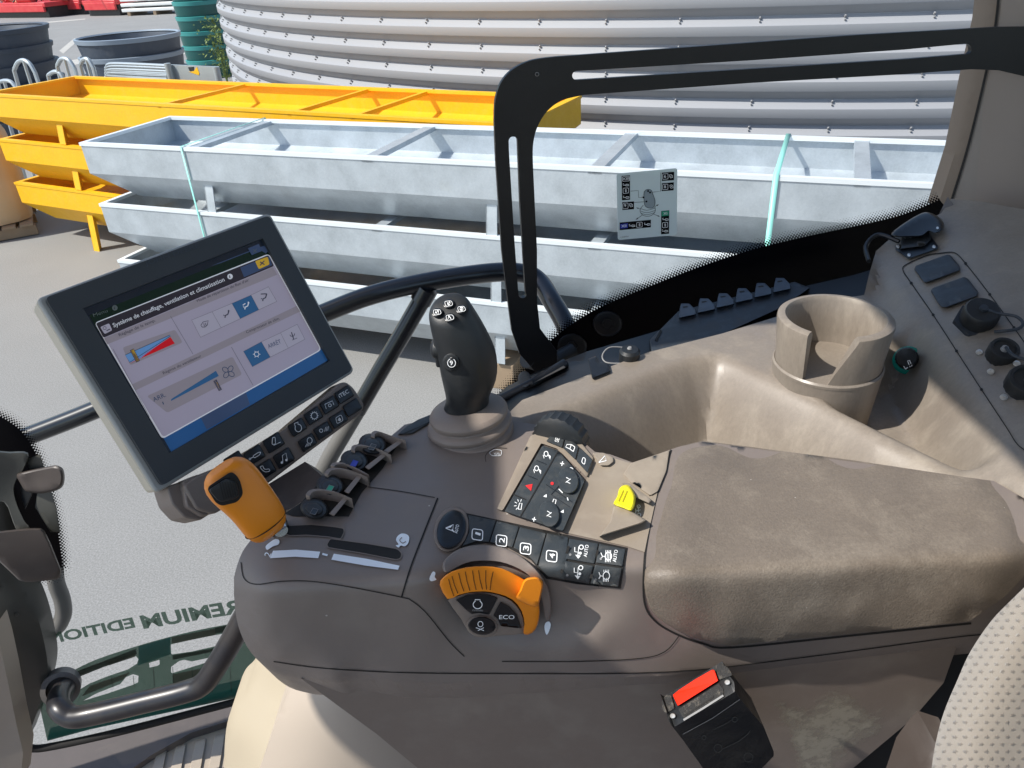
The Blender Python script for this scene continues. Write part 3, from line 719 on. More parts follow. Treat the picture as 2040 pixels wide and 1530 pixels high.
# green film and lettering stuck on the lower glass
b = MB(); zb = lambda x, y: (x / 3.923, 1150 + y / 3.923)
arcU = [zb(*p) for p in catmull([(310, 1010), (350, 900), (430, 810), (560, 735), (760, 640), (1080, 535), (1330, 465), (1560, 410), (1815, 362), (2000, 330)], 4)]
outer = arcU + zs(zb, (2040, 520), (1990, 700), (1880, 935), (1300, 1060), (700, 1190), (370, 1280))
h1 = zs(zb, (545, 850), (520, 825), (640, 770), (800, 705), (1060, 615), (1082, 640), (1070, 675), (1000, 720), (850, 770), (700, 830), (585, 900))
h2 = zs(zb, (650, 965), (760, 905), (940, 835), (985, 780), (1040, 758), (1082, 770), (1080, 820), (1040, 840), (850, 905))
h3 = zs(zb, (1328, 545), (1335, 525), (1560, 475), (1830, 425), (1830, 500), (1700, 535), (1500, 580), (1345, 603), (1328, 590))
h4 = zs(zb, (1338, 700), (1400, 655), (1440, 645), (1500, 658), (1720, 610), (1720, 640), (1600, 670), (1345, 750), (1336, 740))
h5 = zs(zb, (1165, 670), (1245, 645), (1248, 680), (1230, 692), (1170, 705))
holes = [[(x, y) for x, y in h] for h in (h1, h2, h3, h4, h5)]
t = tessellate_polygon([[Vector((p[0], p[1], 0)) for p in l] for l in [outer] + holes]); allp = [p for l in [outer] + holes for p in l]
b.add([WP.at(p[0], p[1], -.002) for p in allp], [tuple(f) for f in t], 'film_green', False)
def band(pts, m, l): b.poly(WP, [tuple(p) for p in pts], m, l)
band(zs(zb, (1085, 540), (1330, 470), (1340, 600), (1080, 690)), 'film_teal', -.0015)
band(zs(zb, (370, 1275), (700, 1190), (1300, 1060), (1880, 935), (1960, 780), (1700, 840), (1300, 960), (800, 1060), (390, 1180)), 'film_teal', -.0015)
for (a, c, d, e) in (((1340, 470), (1680, 400), (1690, 450), (1345, 520)), ((700, 850), (1020, 740), (960, 800), (640, 930)), ((1350, 760), (1680, 690), (1700, 780), (1350, 860)), ((850, 690), (1060, 620), (1060, 590), (820, 660))):
    band(zs(zb, a, c, d, e), 'tile_reflection', -.0014)  # tile bands paint a reflection into the film colour
for (a, c, d, e) in (((590, 740), (1060, 560), (1070, 600), (560, 800)), ((1680, 395), (1850, 362), (1850, 420), (1680, 440)), ((1350, 610), (1740, 545), (1730, 570), (1350, 645))):
    band(zs(zb, a, c, d, e), 'film_dark', -.0014)
for x in (870, 1040, 1200, 1350, 1500, 1650, 1800): b.stroke(WP, zs(zb, (x, 700), (x + 8, 900)) if x > 1100 else zs(zb, (x, 770), (x + 10, 860)), 1.2, 'film_dark', -.0012)
b.build('green_film', glass, fix=False)
b = MB(); b.text(WP, 'EDITION', (270, 1249), (97, 1283), 20, 'film_letter', -.002, 2, upv=(-.33, -.95)); b.text(WP, 'PREMIUM', (512, 1215), (286, 1252), 26, 'film_letter', -.002, 2, upv=(-.33, -.95)); b.build('lettering', glass, fix=False)

# ---- window frame: sill, seal, corner pillar
cabf = thing('cab_frame', wpt(-.7, -1.18), 'dark cab frame round the lower front corner of the side window', 'cab frame')
b = MB(); b.tube([W(-10, 1085, .01), W(10, 1250, .01), W(30, 1380, .01), W(44, 1470, .01), W(60, 1490, .01), W(110, 1486, .01), W(250, 1455, .01), W(470, 1398, .01), W(620, 1360, .01)], .006, 'seam_black', smoothpath=4); b.build('rubber_seal', cabf)
fs_ = Surf([(50, 1500, 'h', -1.17), (250, 1462, 'h', -1.17), (600, 1380, 'h', -1.17), (60, 1560, 'h', -1.175), (450, 1480, 'h', -1.175), (250, 1520, 'h', -1.175), (700, 1500, 'h', -1.18)])
b = MB(); b.patch(fs_, [(48, 1498), (110, 1490), (250, 1459), (470, 1402), (640, 1360), (650, 1400), (455, 1436), (380, 1460), (300, 1505), (230, 1555), (180, 1620), (20, 1620)], 'sill', 16, (0, 0, -.05)); b.build('sill', cabf)  # inner edge of the dark sill follows the cast shadow line
ps = Surf([(0, 1170, 'y', .76), (60, 1200, 'y', .775), (85, 1330, 'y', .77), (60, 1450, 'y', .775), (0, 1300, 'y', .74), (20, 1420, 'y', .76), (-40, 1200, 'y', .72)])
b = MB(); b.patch(ps, [tuple(p) for p in catmull([(-14, 1010), (-4, 1020), (20, 1120), (52, 1175), (75, 1230), (92, 1300), (94, 1345), (80, 1400), (52, 1478)], 4)] + [(42, 1482), (20, 1380), (0, 1270), (-14, 1100)], 'pillar_grey', 16, (0, .03, 0)); b.build('corner_pillar', cabf)
b = MB()
for (x, y) in ((33, 1224), (17, 1257), (52, 1472)): b.bump(ps, circ(x, y, 4), .002, 'pillar_grey', .3)
b.build('screw', cabf)
b = MB(); sp2 = Surf([(-20, 1300, 'y', .70), (20, 1450, 'y', .71), (-20, 1530, 'y', .69), (40, 1530, 'y', .70)])
b.patch(sp2, [(-12, 1250), (0, 1290), (14, 1350), (32, 1440), (46, 1500), (40, 1560), (-12, 1560)], 'cream_pink', 20, (0, .03, 0)); b.build('door_trim', cabf)
# latch at the left edge
lat = thing('window_latch', Yp(60, 1080, .72), 'brown window latch housing with a hinged arm and stubby knob', 'latch')
ls = Surf([(0, 900, 'y', .745), (60, 950, 'y', .75), (120, 960, 'y', .74), (100, 1100, 'y', .735), (0, 1000, 'y', .74), (0, 1140, 'y', .72), (140, 1150, 'y', .74)])
b = MB(); b.bump(ls, [(-60, 1064), (60, 1052), (86, 1052), (100, 1080), (124, 1140), (118, 1154), (60, 1160), (40, 1158), (0, 1120), (-60, 1060)][::-1], .03, 'brown_dark', .08, -.01, 8); b.build('housing', lat)
b = MB(); b.bump(ls, [(30, 944), (62, 936), (112, 926), (126, 932), (130, 950), (126, 970), (112, 978), (80, 984), (50, 980)], .03, 'brown_dark', .2, -.01, 10); b.build('knob', lat)
b = MB(); b.bump(ls, [tuple(p) for p in catmull([(-40, 905), (20, 900), (56, 902), (50, 930), (36, 950), (28, 975), (36, 1010), (52, 1045), (62, 1058), (40, 1068), (26, 1040), (8, 1000), (-40, 990)], 3, True)], .014, 'pillar_grey', .1, -.01); b.build('arm', lat)
b = MB(); b.bump(ls, [(40, 960), (60, 940), (64, 985), (50, 1015), (42, 990)], .006, 'frame_black', .1, -.01); b.bump(ls, [(52, 915), (80, 905), (112, 1010), (120, 1060), (100, 1060), (70, 1010), (74, 980)], .002, 'pillar_grey', .1, -.01); b.build('bracket', lat)
ut = thing('outside_mirror_arm', Yp(90, 1200, 1.0), 'bent grey blue tube outside the window near the latch', 'mirror arm')
b = MB(); b.tube([Yp(108, 1120, .95), Yp(112, 1160, .95), Yp(124, 1195, .95), Yp(126, 1225, .95), Yp(113, 1250, .95), Yp(92, 1250, .95), Yp(78, 1225, .95), Yp(64, 1195, .95), Yp(45, 1180, .95)], .013, 'grey_tube', smoothpath=6, n=14); b.build('tube', ut)

# ---- outside rail with diagonal strut
PR = lambda x, y, d=1.05: Yp(x, y, d, .1)
rail = thing('outside_rail', PR(640, 640), 'black round tube guard rail outside the side window with a diagonal strut', 'rail')
b = MB(); b.tube(catmull([PR(-40, 908), PR(0, 890), PR(110, 848), PR(200, 812), PR(420, 720), PR(650, 622), PR(750, 585), PR(860, 560), PR(980, 543), PR(1045, 545), PR(1075, 562, 1.04), PR(1100, 600, 1.0), PR(1125, 645, .97), PR(1140, 690, .95)], 8), .0140, 'bar_black', n=20); b.build('rail_tube', rail)
b = MB(); b.tube([PR(846, 588, 1.05), PR(740, 770, 1.04), PR(660, 905, 1.03), PR(610, 1000, 1.02), PR(560, 1110, 1.01)], .0132, 'grey_tube', n=18); b.build('strut', rail)
b = MB(); b.tube([PR(846, 588, 1.05), PR(800, 668, 1.045), PR(760, 735, 1.042), PR(712, 818, 1.037)], .0135, 'bar_black', n=18); b.tube([PR(852, 575, 1.045), PR(838, 600, 1.045)], .0158, 'bar_black', n=18); b.build('weld_collar', rail)
b = MB()
for (x, y) in ((1140, 690), (1210, 645)): b.bump(WP, circ(x, y, 30, 26), .012, 'frame_black', .2); b.bump(WP, circ(x, y, 12, 11, n=6), .02, 'frame_black', .1)
b.build('mounting_plate', rail)
# grab handle low inside
gh = thing('grab_handle', Yp(280, 1400, .75), 'bent black tubular grab handle low in front of the side window', 'grab handle')
HP = lambda x, y, d: Yp(x, y, d, .05)
b = MB(); b.tube(catmull([HP(128, 1372, .80), HP(118, 1390, .77), HP(120, 1412, .745), HP(145, 1428, .735), HP(190, 1422, .735), HP(290, 1398, .735), HP(370, 1378, .735), HP(405, 1362, .735), HP(432, 1325, .735), HP(462, 1275, .735), HP(500, 1205, .735)], 8), .0152, 'handle_paint', n=24); b.build('tube', gh)
b = MB(); b.lathe(HP(122, 1368, .81), HP(118, 1392, .77) - HP(126, 1360, .82), [(.0, -.01), (.026, -.01), (.026, .012), (.019, .013)], 'grey_tube'); b.build('mounting_ring', gh)

# ---- floor mat and seat-base panels
fl = Surf([(0, 1500, 'h', -1.21), (600, 1400, 'h', -1.21), (300, 1600, 'h', -1.21), (700, 1600, 'h', -1.21), (450, 1450, 'h', -1.21)])
mt = thing('floor_mat', Zp(400, 1540, -1.2), 'beige ribbed floor mat in the sun below the grab handle', 'floor mat')
b = MB(); b.patch(fl, [(195, 1560), (240, 1530), (300, 1487), (380, 1440), (455, 1415), (600, 1400), (600, 1640), (150, 1640)], 'floor_mat', 24, (0, 0, -.03), lift=.03)  # pale mat starts at the sunlit boundary, so its outline draws the shadow edge
for x in (272, 310, 350, 388, 426): b.bump(fl, [(x + 6, 1640), (x + 40, 1495 - (x - 272) * .28), (x + 62, 1489 - (x - 272) * .28), (x + 30, 1640)], .036, 'floor_mat', .1, .028, 3)
b.build('mat', mt)
sb = thing('console_base', Yp(600, 1460, .5), 'sunlit cream plastic base panels under the front of the armrest', 'base panel')
c1 = Surf([(590, 1340, 'y', .56), (470, 1450, 'y', .56), (520, 1540, 'y', .50), (560, 1400, 'y', .55), (440, 1540, 'y', .56), (450, 1500, 'y', .56)])
b = MB(); b.patch(c1, [tuple(p) for p in catmull([(512, 1310), (495, 1360), (485, 1385), (466, 1405), (453, 1440), (447, 1500), (446, 1620)], 4)] + [(500, 1620), (530, 1510), (581, 1345), (560, 1300)], 'cream_plastic', 16, (0, .05, 0)); b.build('front_panel', sb)
c2 = Surf([(585, 1345, 'y', .54), (640, 1380, 'y', .50), (560, 1500, 'y', .50), (700, 1500, 'y', .475), (820, 1530, 'y', .475), (540, 1560, 'y', .49), (900, 1560, 'y', .48)])
b = MB(); b.patch(c2, [(583, 1347), (600, 1340), (720, 1380), (900, 1500), (920, 1620), (500, 1620), (516, 1535), (560, 1410)], 'cream_pink', 20, (0, .05, 0)); b.build('side_panel', sb)

# ================================================================== armrest console
TOP, SID = -.398, .41
C = []
for x in range(560, 2080, 110):
    for y in (900, 1000, 1060, 1130): C.append((x, y, 0))
    for y in (1190, 1240, 1300, 1350):
        if not (830 < x < 1290 and y < 1290) and x > 600: C.append((x, y, 0))
C += [(560, 1200, 0), (560, 1260, .002), (520, 1100, .004), (498, 1100, .008), (478, 1120, .014), (468, 1150, .022), (463, 1200, .034), (474, 1255, .036), (500, 1305, .036), (545, 1342, .036), (600, 1356, .026), (700, 1362, .01), (510, 1200, .008), (520, 1270, .010), (555, 1310, .010), (620, 1320, .004), (640, 1250, 0)]
for (x, y, o) in ((900, 1170, .014), (960, 1160, .012), (1040, 1170, .014), (1150, 1195, .013), (1200, 1180, .008), (960, 1230, .016), (1060, 1240, .017), (1140, 1240, .013), (850, 1180, 0), (870, 1235, 0), (930, 1292, 0), (1040, 1298, 0), (1130, 1292, 0), (1200, 1262, 0), (1250, 1215, 0), (1270, 1170, 0), (1000, 1120, .003), (900, 1120, .002), (1100, 1140, .003)): C.append((x, y, o))
CS = Soft(TOP, SID, .006, C)
th_ = lambda x, y, h: h / ray(x, y)[2]
ty_ = lambda x, y, Y: Y / ray(x, y)[1]
con = thing('armrest_console', CS.at(900, 1200), 'brown armrest control console with keys, sliders and an orange throttle dial', 'control console')
K = lambda x, y, l=0: CS.at(x, y, l)
out = catmull([(466, 1185), (474, 1245), (500, 1300), (545, 1338), (600, 1353)], 4) + [(900, 1362), (1330, 1346), (1900, 1274), (2070, 1255), (2070, 1010), (1980, 958), (1400, 880), (1352, 890), (1337, 895), (1262, 922), (1215, 905), (1185, 900), (1150, 870), (1080, 848), (1010, 836), (850, 836), (806, 846), (770, 876), (770, 890), (700, 985), (688, 1024), (640, 1022)] + catmull([(566, 1026), (530, 1052), (498, 1078), (478, 1110), (466, 1150)], 3)
b = MB(); b.patch(CS, out, 'brown_smooth', 10, (0, .02, -.045))
SK = lambda pts, wd, m='seam_black', l=.0008: b.stroke(CS, [tuple(p) for p in catmull(pts, 5)], wd, m, l)
SK([(480, 1120), (486, 1152), (510, 1164), (560, 1158), (620, 1158), (700, 1170), (800, 1190), (820, 1197), (850, 1222), (895, 1278), (925, 1308)], 2)
SK([(872, 992), (845, 1060), (818, 1130), (800, 1190)], 3.2)
SK([(734, 970), (800, 979), (866, 991)], 1.5)
SK([(1352, 1268), (1325, 1298), (1275, 1312), (1150, 1318), (1000, 1318)], 1.8)
SK([(545, 1318), (640, 1331), (800, 1340), (1000, 1342), (1330, 1339), (1600, 1310), (1900, 1270), (2000, 1262)], 2.2)
SK([(1337, 896), (1310, 980), (1290, 1070), (1283, 1130), (1284, 1200), (1304, 1236), (1345, 1262), (1400, 1282), (1460, 1290), (1700, 1266), (1935, 1242)], 4)
SK([(968, 920), (968, 906), (985, 893), (1010, 893)], 1)
b.build('body', con)
# dusty tray behind the key strip
b = MB(); q = [(1185, 902), (1262, 924), (1335, 897), (1310, 980), (1290, 1070), (1284, 1100), (1248, 1088), (1122, 1060), (1150, 1000), (1170, 950)]
b.patch(CS, q, 'brown_dusty', 13, None, lift=.0012)
b.stroke(CS, [z2(*p) for p in ((2020, 400), (1990, 560), (1925, 720), (1850, 765))], 2, 'seam_black', .0018)
b.build('tray', con)
b = MB(); b.bump(CS, zs(z2, (1700, 500), (1850, 450), (2015, 395), (1990, 560), (1920, 730), (1860, 765), (1700, 660), (1640, 590)), .004, 'brown_dusty', .05, .001, 3); b.build('tray_lid', con)
b = MB(); b.bump(CS, [(1057, 868), (1100, 853), (1150, 872), (1183, 912), (1170, 950), (1110, 893), (1078, 882), (1000, 1018), (990, 1014)], .005, 'brown_dusty', .02, 0, 3); b.build('key_surround', con)
# key strip
def icon_num(s, n, x, y, sc=1.0, lift=.0035):
    s.stroke(CS, rnd([(x - 11 * sc, y - 12 * sc), (x + 10 * sc, y - 9 * sc), (x + 9 * sc, y + 12 * sc), (x - 12 * sc, y + 9 * sc)], 5), 1.8, 'mark_white', lift, True)
    k = 2.2 if n == '1' else 5
    s.text(CS, n, (x + 4.5 * sc, y + k * sc), (x + 6 * sc, y - k * sc), 11 * sc, 'mark_white', lift, True)
seg = [([(933, 1026), (988, 1037), (974, 1080), (950, 1078), (921, 1088), (935, 1060)], '1', (952, 1065)), ([(990, 1038), (1034, 1049), (1021, 1090), (976, 1080)], '2', (1000, 1077)),
       ([(1036, 1050), (1088, 1062), (1070, 1126), (1050, 1104), (1023, 1091)], '3', (1048, 1093)), ([(1090, 1062), (1132, 1070), (1126, 1155), (1092, 1149), (1072, 1128)], '4', (1100, 1108))]
b = MB(); b.bump(CS, [(929, 1022), (1250, 1091), (1236, 1173), (1150, 1164), (1088, 1153), (1058, 1116), (1008, 1089), (965, 1081), (917, 1092), (931, 1060)], .0016, 'seam_black', .01); b.build('key_strip_base', con)
for pts, n, c in seg:
    b = MB(); b.bump(CS, pts, .003, 'key_grey', .05, 0, 2); icon_num(b, n, *c); b.build('numbered_key', con)
for pts, c, auto in (([(1134, 1073), (1192, 1083), (1184, 1123), (1126, 1113)], (1154, 1098), 1), ([(1194, 1083), (1246, 1094), (1240, 1128), (1187, 1121)], (1212, 1108), 2), ([(1125, 1117), (1182, 1127), (1174, 1163), (1120, 1154)], (1153, 1139), 3), ([(1186, 1125), (1239, 1132), (1232, 1169), (1176, 1163)], (1208, 1147), 4)):
    b = MB(); b.bump(CS, pts, .003, 'key_grey', .05, 0, 2); x, y = c; l = .0036
    if auto in (1, 3):
        b.stroke(CS, [(x - 9, y - 8), (x - 9, y + 1), (x - 2, y + 2), (x - 1, y - 9)], 1.6, 'mark_white', l); b.stroke(CS, circ(x + 4, y - 8, 4.2, n=12), 1.8, 'mark_white', l, True); b.poly(CS, circ(x + 2, y + 4, 3, n=8), 'mark_white', l)
        b.poly(CS, [(x - 8, y + 7), (x + 3, y + 9), (x - 2, y + 15)], 'mark_white', l); b.stroke(CS, [(x - 2, y + 2), (x - 3, y + 10)], 1.6, 'mark_white', l)
    else:
        b.stroke(CS, circ(x, y, 6.5, 8, n=14), 1.6, 'mark_white', l, True)
        for k in range(4): b.stroke(CS, [(x - 5 + k * 3.2, y - 12), (x - 6 + k * 3.2, y + 12)], 1.2, 'mark_white', l)
        b.stroke(CS, [(x - 15, y - 7), (x - 12, y), (x - 6, y + 1)], 1.4, 'mark_white', l); b.stroke(CS, [(x - 15, y + 6), (x - 12, y + 1)], 1.4, 'mark_white', l)
    if auto < 3: b.text(CS, 'AUTO', (x + 15, y + 12), (x + 19, y - 12), 7, 'mark_white', l, True)
    b.poly(CS, circ(pts[3][0] + 10, pts[3][1] - 8, 2.6, n=10), 'mark_grey', l)
    b.build('function_key', con)
b = MB(); b.stroke(CS, [(1133, 1088), (1118, 1142)], 5, 'seam_black', .006); b.stroke(CS, [(1191, 1096), (1177, 1152)], 5, 'seam_black', .006); b.build('key_ridge', con)
b = MB(); b.bump(CS, circ(899, 1054, 34, 46, 28, 18), .003, 'brown_plastic', .08, 0); b.bump(CS, circ(899, 1055, 28, 40, 28, 18), .006, 'key_black', .1, 0); sk_ = b.build('steering_key', con)
b = MB(); b.stroke(CS, [(888, 1052), (903, 1045), (902, 1058), (888, 1052)], 1.8, 'mark_white', .0066); b.poly(CS, [(888, 1052), (902, 1045), (898, 1051)], 'mark_white', .0066); b.stroke(CS, [(900, 1054), (905, 1060)], 1.8, 'mark_white', .0066); b.text(CS, 'AUTO', (911, 1063), (915, 1046), 6.5, 'mark_white', .0066, True); b.build('steering_mark', sk_)
# raised keypad
b = MB(); b.bump(CS, [(1081, 887), (1112, 897), (1166, 957), (1122, 1059), (1005, 1019)], .009, 'key_grey', .02, .0, 4)
l = .0096; b.stroke(CS, [(1112, 898), (1036, 1030)], 2.2, 'seam_black', l); b.stroke(CS, [(1048, 995), (1030, 988), (1022, 984)], 2, 'seam_black', l)
for (x, y) in ((1077, 920), (1059, 950)): b.stroke(CS, [(x - 8, y - 3), (x + 12, y + 5)], 1.2, 'key_black', l)
b.stroke(CS, [(1148, 930), (1098, 985), (1135, 1010)], 1.3, 'key_black', l); b.stroke(CS, [(1088, 965), (1140, 1000)], 1.2, 'key_black', l)
for (x, y) in ((1090, 907), (1071, 936)):
    b.stroke(CS, circ(x - 2, y - 3, 4, 5, n=12), 1.5, 'mark_white', l, True)
    for k in range(4): b.stroke(CS, [(x + 2 + k * 1.5, y - 2 + k), (x + 6, y + 8)], 1.1, 'mark_white', l)
    b.stroke(CS, [(x - 8, y - 1), (x - 6, y + 6)], 1.3, 'mark_white', l)
b.poly(CS, [(1046, 967), (1061, 964), (1058, 978)], 'mark_red', l); b.poly(CS, circ(1100, 963, 3.2), 'mark_red', l)
x, y = 1035, 1006
b.stroke(CS, [(x - 3, y + 8), (x, y - 4), (x + 5, y - 3), (x + 3, y + 9), (x - 3, y + 8)], 1.5, 'mark_white', l)
for a in (0, 40, 80, 120, 160): q = R_(a + 130); b.stroke(CS, [(x + 6 * math.cos(q), y + 7 * math.sin(q)), (x + 11 * math.cos(q), y + 12 * math.sin(q))], 1.2, 'mark_white', l)
for (x, y) in ((1120, 923), (1064, 1034)): b.stroke(CS, [(x - 4, y), (x + 4, y + 1)], 1.8, 'mark_white', l); b.stroke(CS, [(x + 1, y - 4), (x - 1, y + 5)], 1.8, 'mark_white', l)
for (x, y, c, d) in ((1117, 978, 4, 4), (1151, 955, 1, -4), (1131, 994, 1, 3)): b.stroke(CS, [(x - c, y - d), (x + c, y + d)], 1.8, 'mark_white', l)
for (x, y) in ((1086, 987), (1120, 1018)): b.poly(CS, [(x - 4, y + 2), (x + 3, y - 3), (x + 3, y + 4)], 'mark_white', l)
b.stroke(CS, circ(1137, 936, 4.5, n=10), 1.4, 'mark_white', l, True); b.stroke(CS, [(1100, 1004), (1103, 994), (1108, 996), (1105, 1008)], 1.5, 'mark_white', l); kpd_ = b.build('keypad', con)
for (x, y) in ((1132, 957), (1094, 1024)):
    b = MB(); b.bump(CS, circ(x, y, 21, 27, 26, -12), .014, 'key_grey', .1, .009); b.stroke(CS, [(x - 4, y - 6), (x + 3, y - 2), (x - 3, y + 3), (x + 4, y + 6)], 1.6, 'mark_white', .0147); b.stroke(CS, [(x - 5, y + 4), (x + 5, y - 3)], 1.4, 'mark_white', .0147); b.build('rotary_knob', kpd_)
for pts, k in (([(1103, 860), (1126, 867), (1120, 892), (1088, 879)], 0), ([(1128, 868), (1153, 889), (1146, 916), (1122, 893)], 1), ([(1155, 891), (1181, 916), (1170, 942), (1148, 918)], 2)):
    b = MB(); b.bump(CS, pts, .0085, 'key_grey', .05, .003, 2); c = np.mean(pts, 0); l = .009
    if k == 0: b.text(CS, 'SET', (c[0] + 3, c[1] + 7), (c[0] + 7, c[1] - 6), 8, 'mark_white', l, True)
    if k == 1: b.stroke(CS, rnd([(c[0] + 1, c[1] - 6), (c[0] + 8, c[1] - 1), (c[0] + 5, c[1] + 8), (c[0] - 2, c[1] + 3)], 1), 1.5, 'mark_white', l, True); b.stroke(CS, [(c[0] + 1, c[1] - 6), (c[0] - 8, c[1] - 6), (c[0] - 10, c[1] - 1), (c[0] - 2, c[1] + 3)], 1.5, 'mark_white', l)
    if k == 2: b.stroke(CS, rnd([(c[0] - 2, c[1] - 6), (c[0] + 3, c[1] - 3), (c[0] + 1, c[1] + 9), (c[0] - 5, c[1] + 4)], 3), 1.4, 'mark_white', l, True)
    b.build('top_key', con)
# thumb wheel and its tab
b = MB(); c = CS.at(1122, 868, -.004); ax = np.array(CS.at(1185, 902)) - np.array(CS.at(1085, 930)); ax = V(CS.at(1075, 900)) - V(CS.at(1122, 868)); ax = Vector((-.25, -.5, .25)).normalized()
ax = (V(CS.at(1098, 905)) - V(CS.at(1130, 862))).normalized()
b.lathe(V(c) - ax * .004 , ax, [(.0, .0), (.021, .0), (.026, .003), (.026, .016), (.021, .019), (0, .019)], 'rubber_black', n=44, gear=(-.0014, .0255)); b.build('thumb_wheel', con)
b = MB(); b.bump(CS, zs(z2, (1385, 415), (1480, 415), (1560, 455), (1560, 490), (1520, 520), (1450, 520), (1420, 470)), .006, 'brown_dusty', .1, .001, 3); b.stroke(CS, zs(z2, (1440, 495), (1490, 440), (1500, 480), (1440, 495)), 1.5, 'mark_white', .0066); b.build('tab', con)
# yellow lever
b = MB(); b.bump(CS, zs(z2, (1560, 850), (1600, 840), (1700, 885), (1830, 965), (1790, 990), (1440, 1100), (1530, 980)), .014, 'brown_dusty', .12, .001, 2)
b.bump(CS, zs(z2, (1620, 660), (1690, 665), (1870, 800), (1850, 830), (1740, 780), (1690, 700)), .010, 'brown_dusty', .1, .001, 2); b.build('lever_guard', con)
b = MB(); b.bump(CS, [tuple(p) for p in catmull(zs(z2, (1605, 710), (1640, 680), (1690, 685), (1735, 760), (1735, 830), (1705, 890), (1640, 870), (1560, 835), (1590, 770)), 3, True)], .02, 'yellow_plastic', .22, .002)
for q in ((1640, 720, 1600, 810), (1670, 725, 1632, 815)): b.stroke(CS, zs(z2, q[:2], q[2:]), 1.3, 'yellow_groove', .0212)
b.build('yellow_lever', con)
b = MB(); l = .0025
for q in ([(1740, 870), (1740, 930), (1760, 940)], [(1740, 890), (1780, 880)], [(1760, 850), (1762, 900)]): b.stroke(CS, zs(z2, *q), 1.6, 'mark_white', l)
b.stroke(CS, [tuple(p) for p in circ(*z2(1764, 852), 3.2, n=10)], 1.5, 'mark_white', l, True); b.stroke(CS, [tuple(p) for p in circ(*z2(1768, 920), 3.2, n=10)], 1.5, 'mark_white', l, True); b.build('lever_mark', con)
# hood and throttle dial
b = MB(); b.bump(CS, [tuple(p) for p in catmull([(882, 1122), (900, 1102), (925, 1090), (955, 1085), (990, 1088), (1025, 1100), (1058, 1124), (1082, 1152), (1096, 1185), (1098, 1222), (1090, 1236), (1084, 1200), (1070, 1165), (1048, 1140), (1010, 1122), (975, 1116), (935, 1118), (905, 1130), (886, 1140)], 3, True)], .012, 'brown_smooth', .035, -.003); b.build('dial_hood', con)
DP = Surf([(880, 1150, 't', CS.t(880, 1150) - .004), (1080, 1160, 't', CS.t(1080, 1160) - .006), (950, 1280, 't', CS.t(950, 1280) - .004), (1070, 1260, 't', CS.t(1070, 1260) - .006), (980, 1140, 't', CS.t(980, 1140) - .006)])
b = MB(); og = zs(z3, (362, 700), (385, 645), (450, 600), (560, 568), (700, 558), (830, 575), (930, 620), (1000, 660), (1060, 700), (1100, 790), (1115, 900), (1100, 1000), (1060, 1060), (1000, 1072), (1008, 1000), (985, 900), (915, 812), (800, 765), (690, 748), (580, 755), (490, 778), (420, 806))
og = [tuple(p) for p in catmull(og, 2, True)]; b.bump(DP, og, .009, 'orange_plastic', .03, -.006)
gr_ = [((430, 655), (470, 785)), ((455, 635), (500, 765)), ((505, 610), (545, 750)), ((555, 600), (590, 745)), ((610, 592), (637, 738)), ((655, 590), (685, 735)), ((710, 590), (715, 735)), ((765, 600), (742, 740))]
for a, c in gr_: m_ = ((a[0] + c[0]) / 2 - 4, (a[1] + c[1]) / 2); b.stroke(DP, zs(z3, a, m_, c), 1.5, 'groove', .0098)
td_ = b.build('throttle_dial', con)
b = MB(); b.bump(DP, [tuple(p) for p in catmull(zs(z3, (1000, 660), (1060, 640), (1110, 645), (1140, 690), (1125, 780), (1105, 850), (1070, 868), (1000, 840), (935, 800), (965, 740)), 3, True)], .020, 'orange_plastic', .14, .004); b.build('dial_tab', td_)
b = MB(); b.bump(DP, [tuple(p) for p in catmull(zs(z3, (425, 815), (490, 785), (580, 760), (690, 755), (800, 772), (905, 820), (975, 905), (1000, 1000), (995, 1065), (820, 1080), (690, 1092), (590, 1060), (520, 950)), 2, True)], .005, 'brown_plastic', .03, -.006); b.build('dial_face', td_)
b = MB(); b.bump(DP, zs(z3, (482, 812), (560, 778), (650, 764), (740, 775), (800, 800), (735, 925), (660, 912), (600, 920), (560, 890)), .0075, 'key_black', .05, .004, 2)
c = z3(648, 845); b.stroke(DP, [tuple(p) for p in arc(c[0], c[1] + 1, 9, -60, 240, 14, 8)], 1.6, 'mark_white', .0082); b.stroke(DP, [(c[0] - 5, c[1] - 6), (c[0] - 5, c[1] - 9), (c[0] + 5, c[1] - 9), (c[0] + 5, c[1] - 6)], 1.6, 'mark_white', .0082); b.text(DP, 'n/min', z3(610, 897), z3(688, 900), 5, 'mark_grey', .0082, True); b.build('dial_key', td_)
b = MB(); b.bump(DP, zs(z3, (818, 826), (890, 865), (945, 925), (980, 1030), (820, 1012), (800, 960), (765, 930)), .0075, 'key_black', .05, .004, 2); b.text(DP, 'ECO', z3(810, 957), z3(925, 957), 8, 'mark_white', .0082, True); b.build('dial_key', td_)
b = MB(); b.bump(DP, circ(*z3(682, 1012), 32, 22, 26, 5), .007, 'brown_plastic', .1, .004); b.bump(DP, circ(*z3(680, 1008), 28, 18.5, 26, 5), .010, 'key_black', .1, .006)
c = z3(665, 1010); b.stroke(DP, circ(c[0] + 1, c[1] - 4, 5, 5.5, n=12), 1.4, 'mark_white', .0106, True); b.stroke(DP, [(c[0] - 8, c[1] + 3), (c[0] + 8, c[1] + 9), (c[0] + 8, c[1] + 3), (c[0] - 4, c[1] + 9)], 1.3, 'mark_white', .0106); b.build('dial_key', td_)
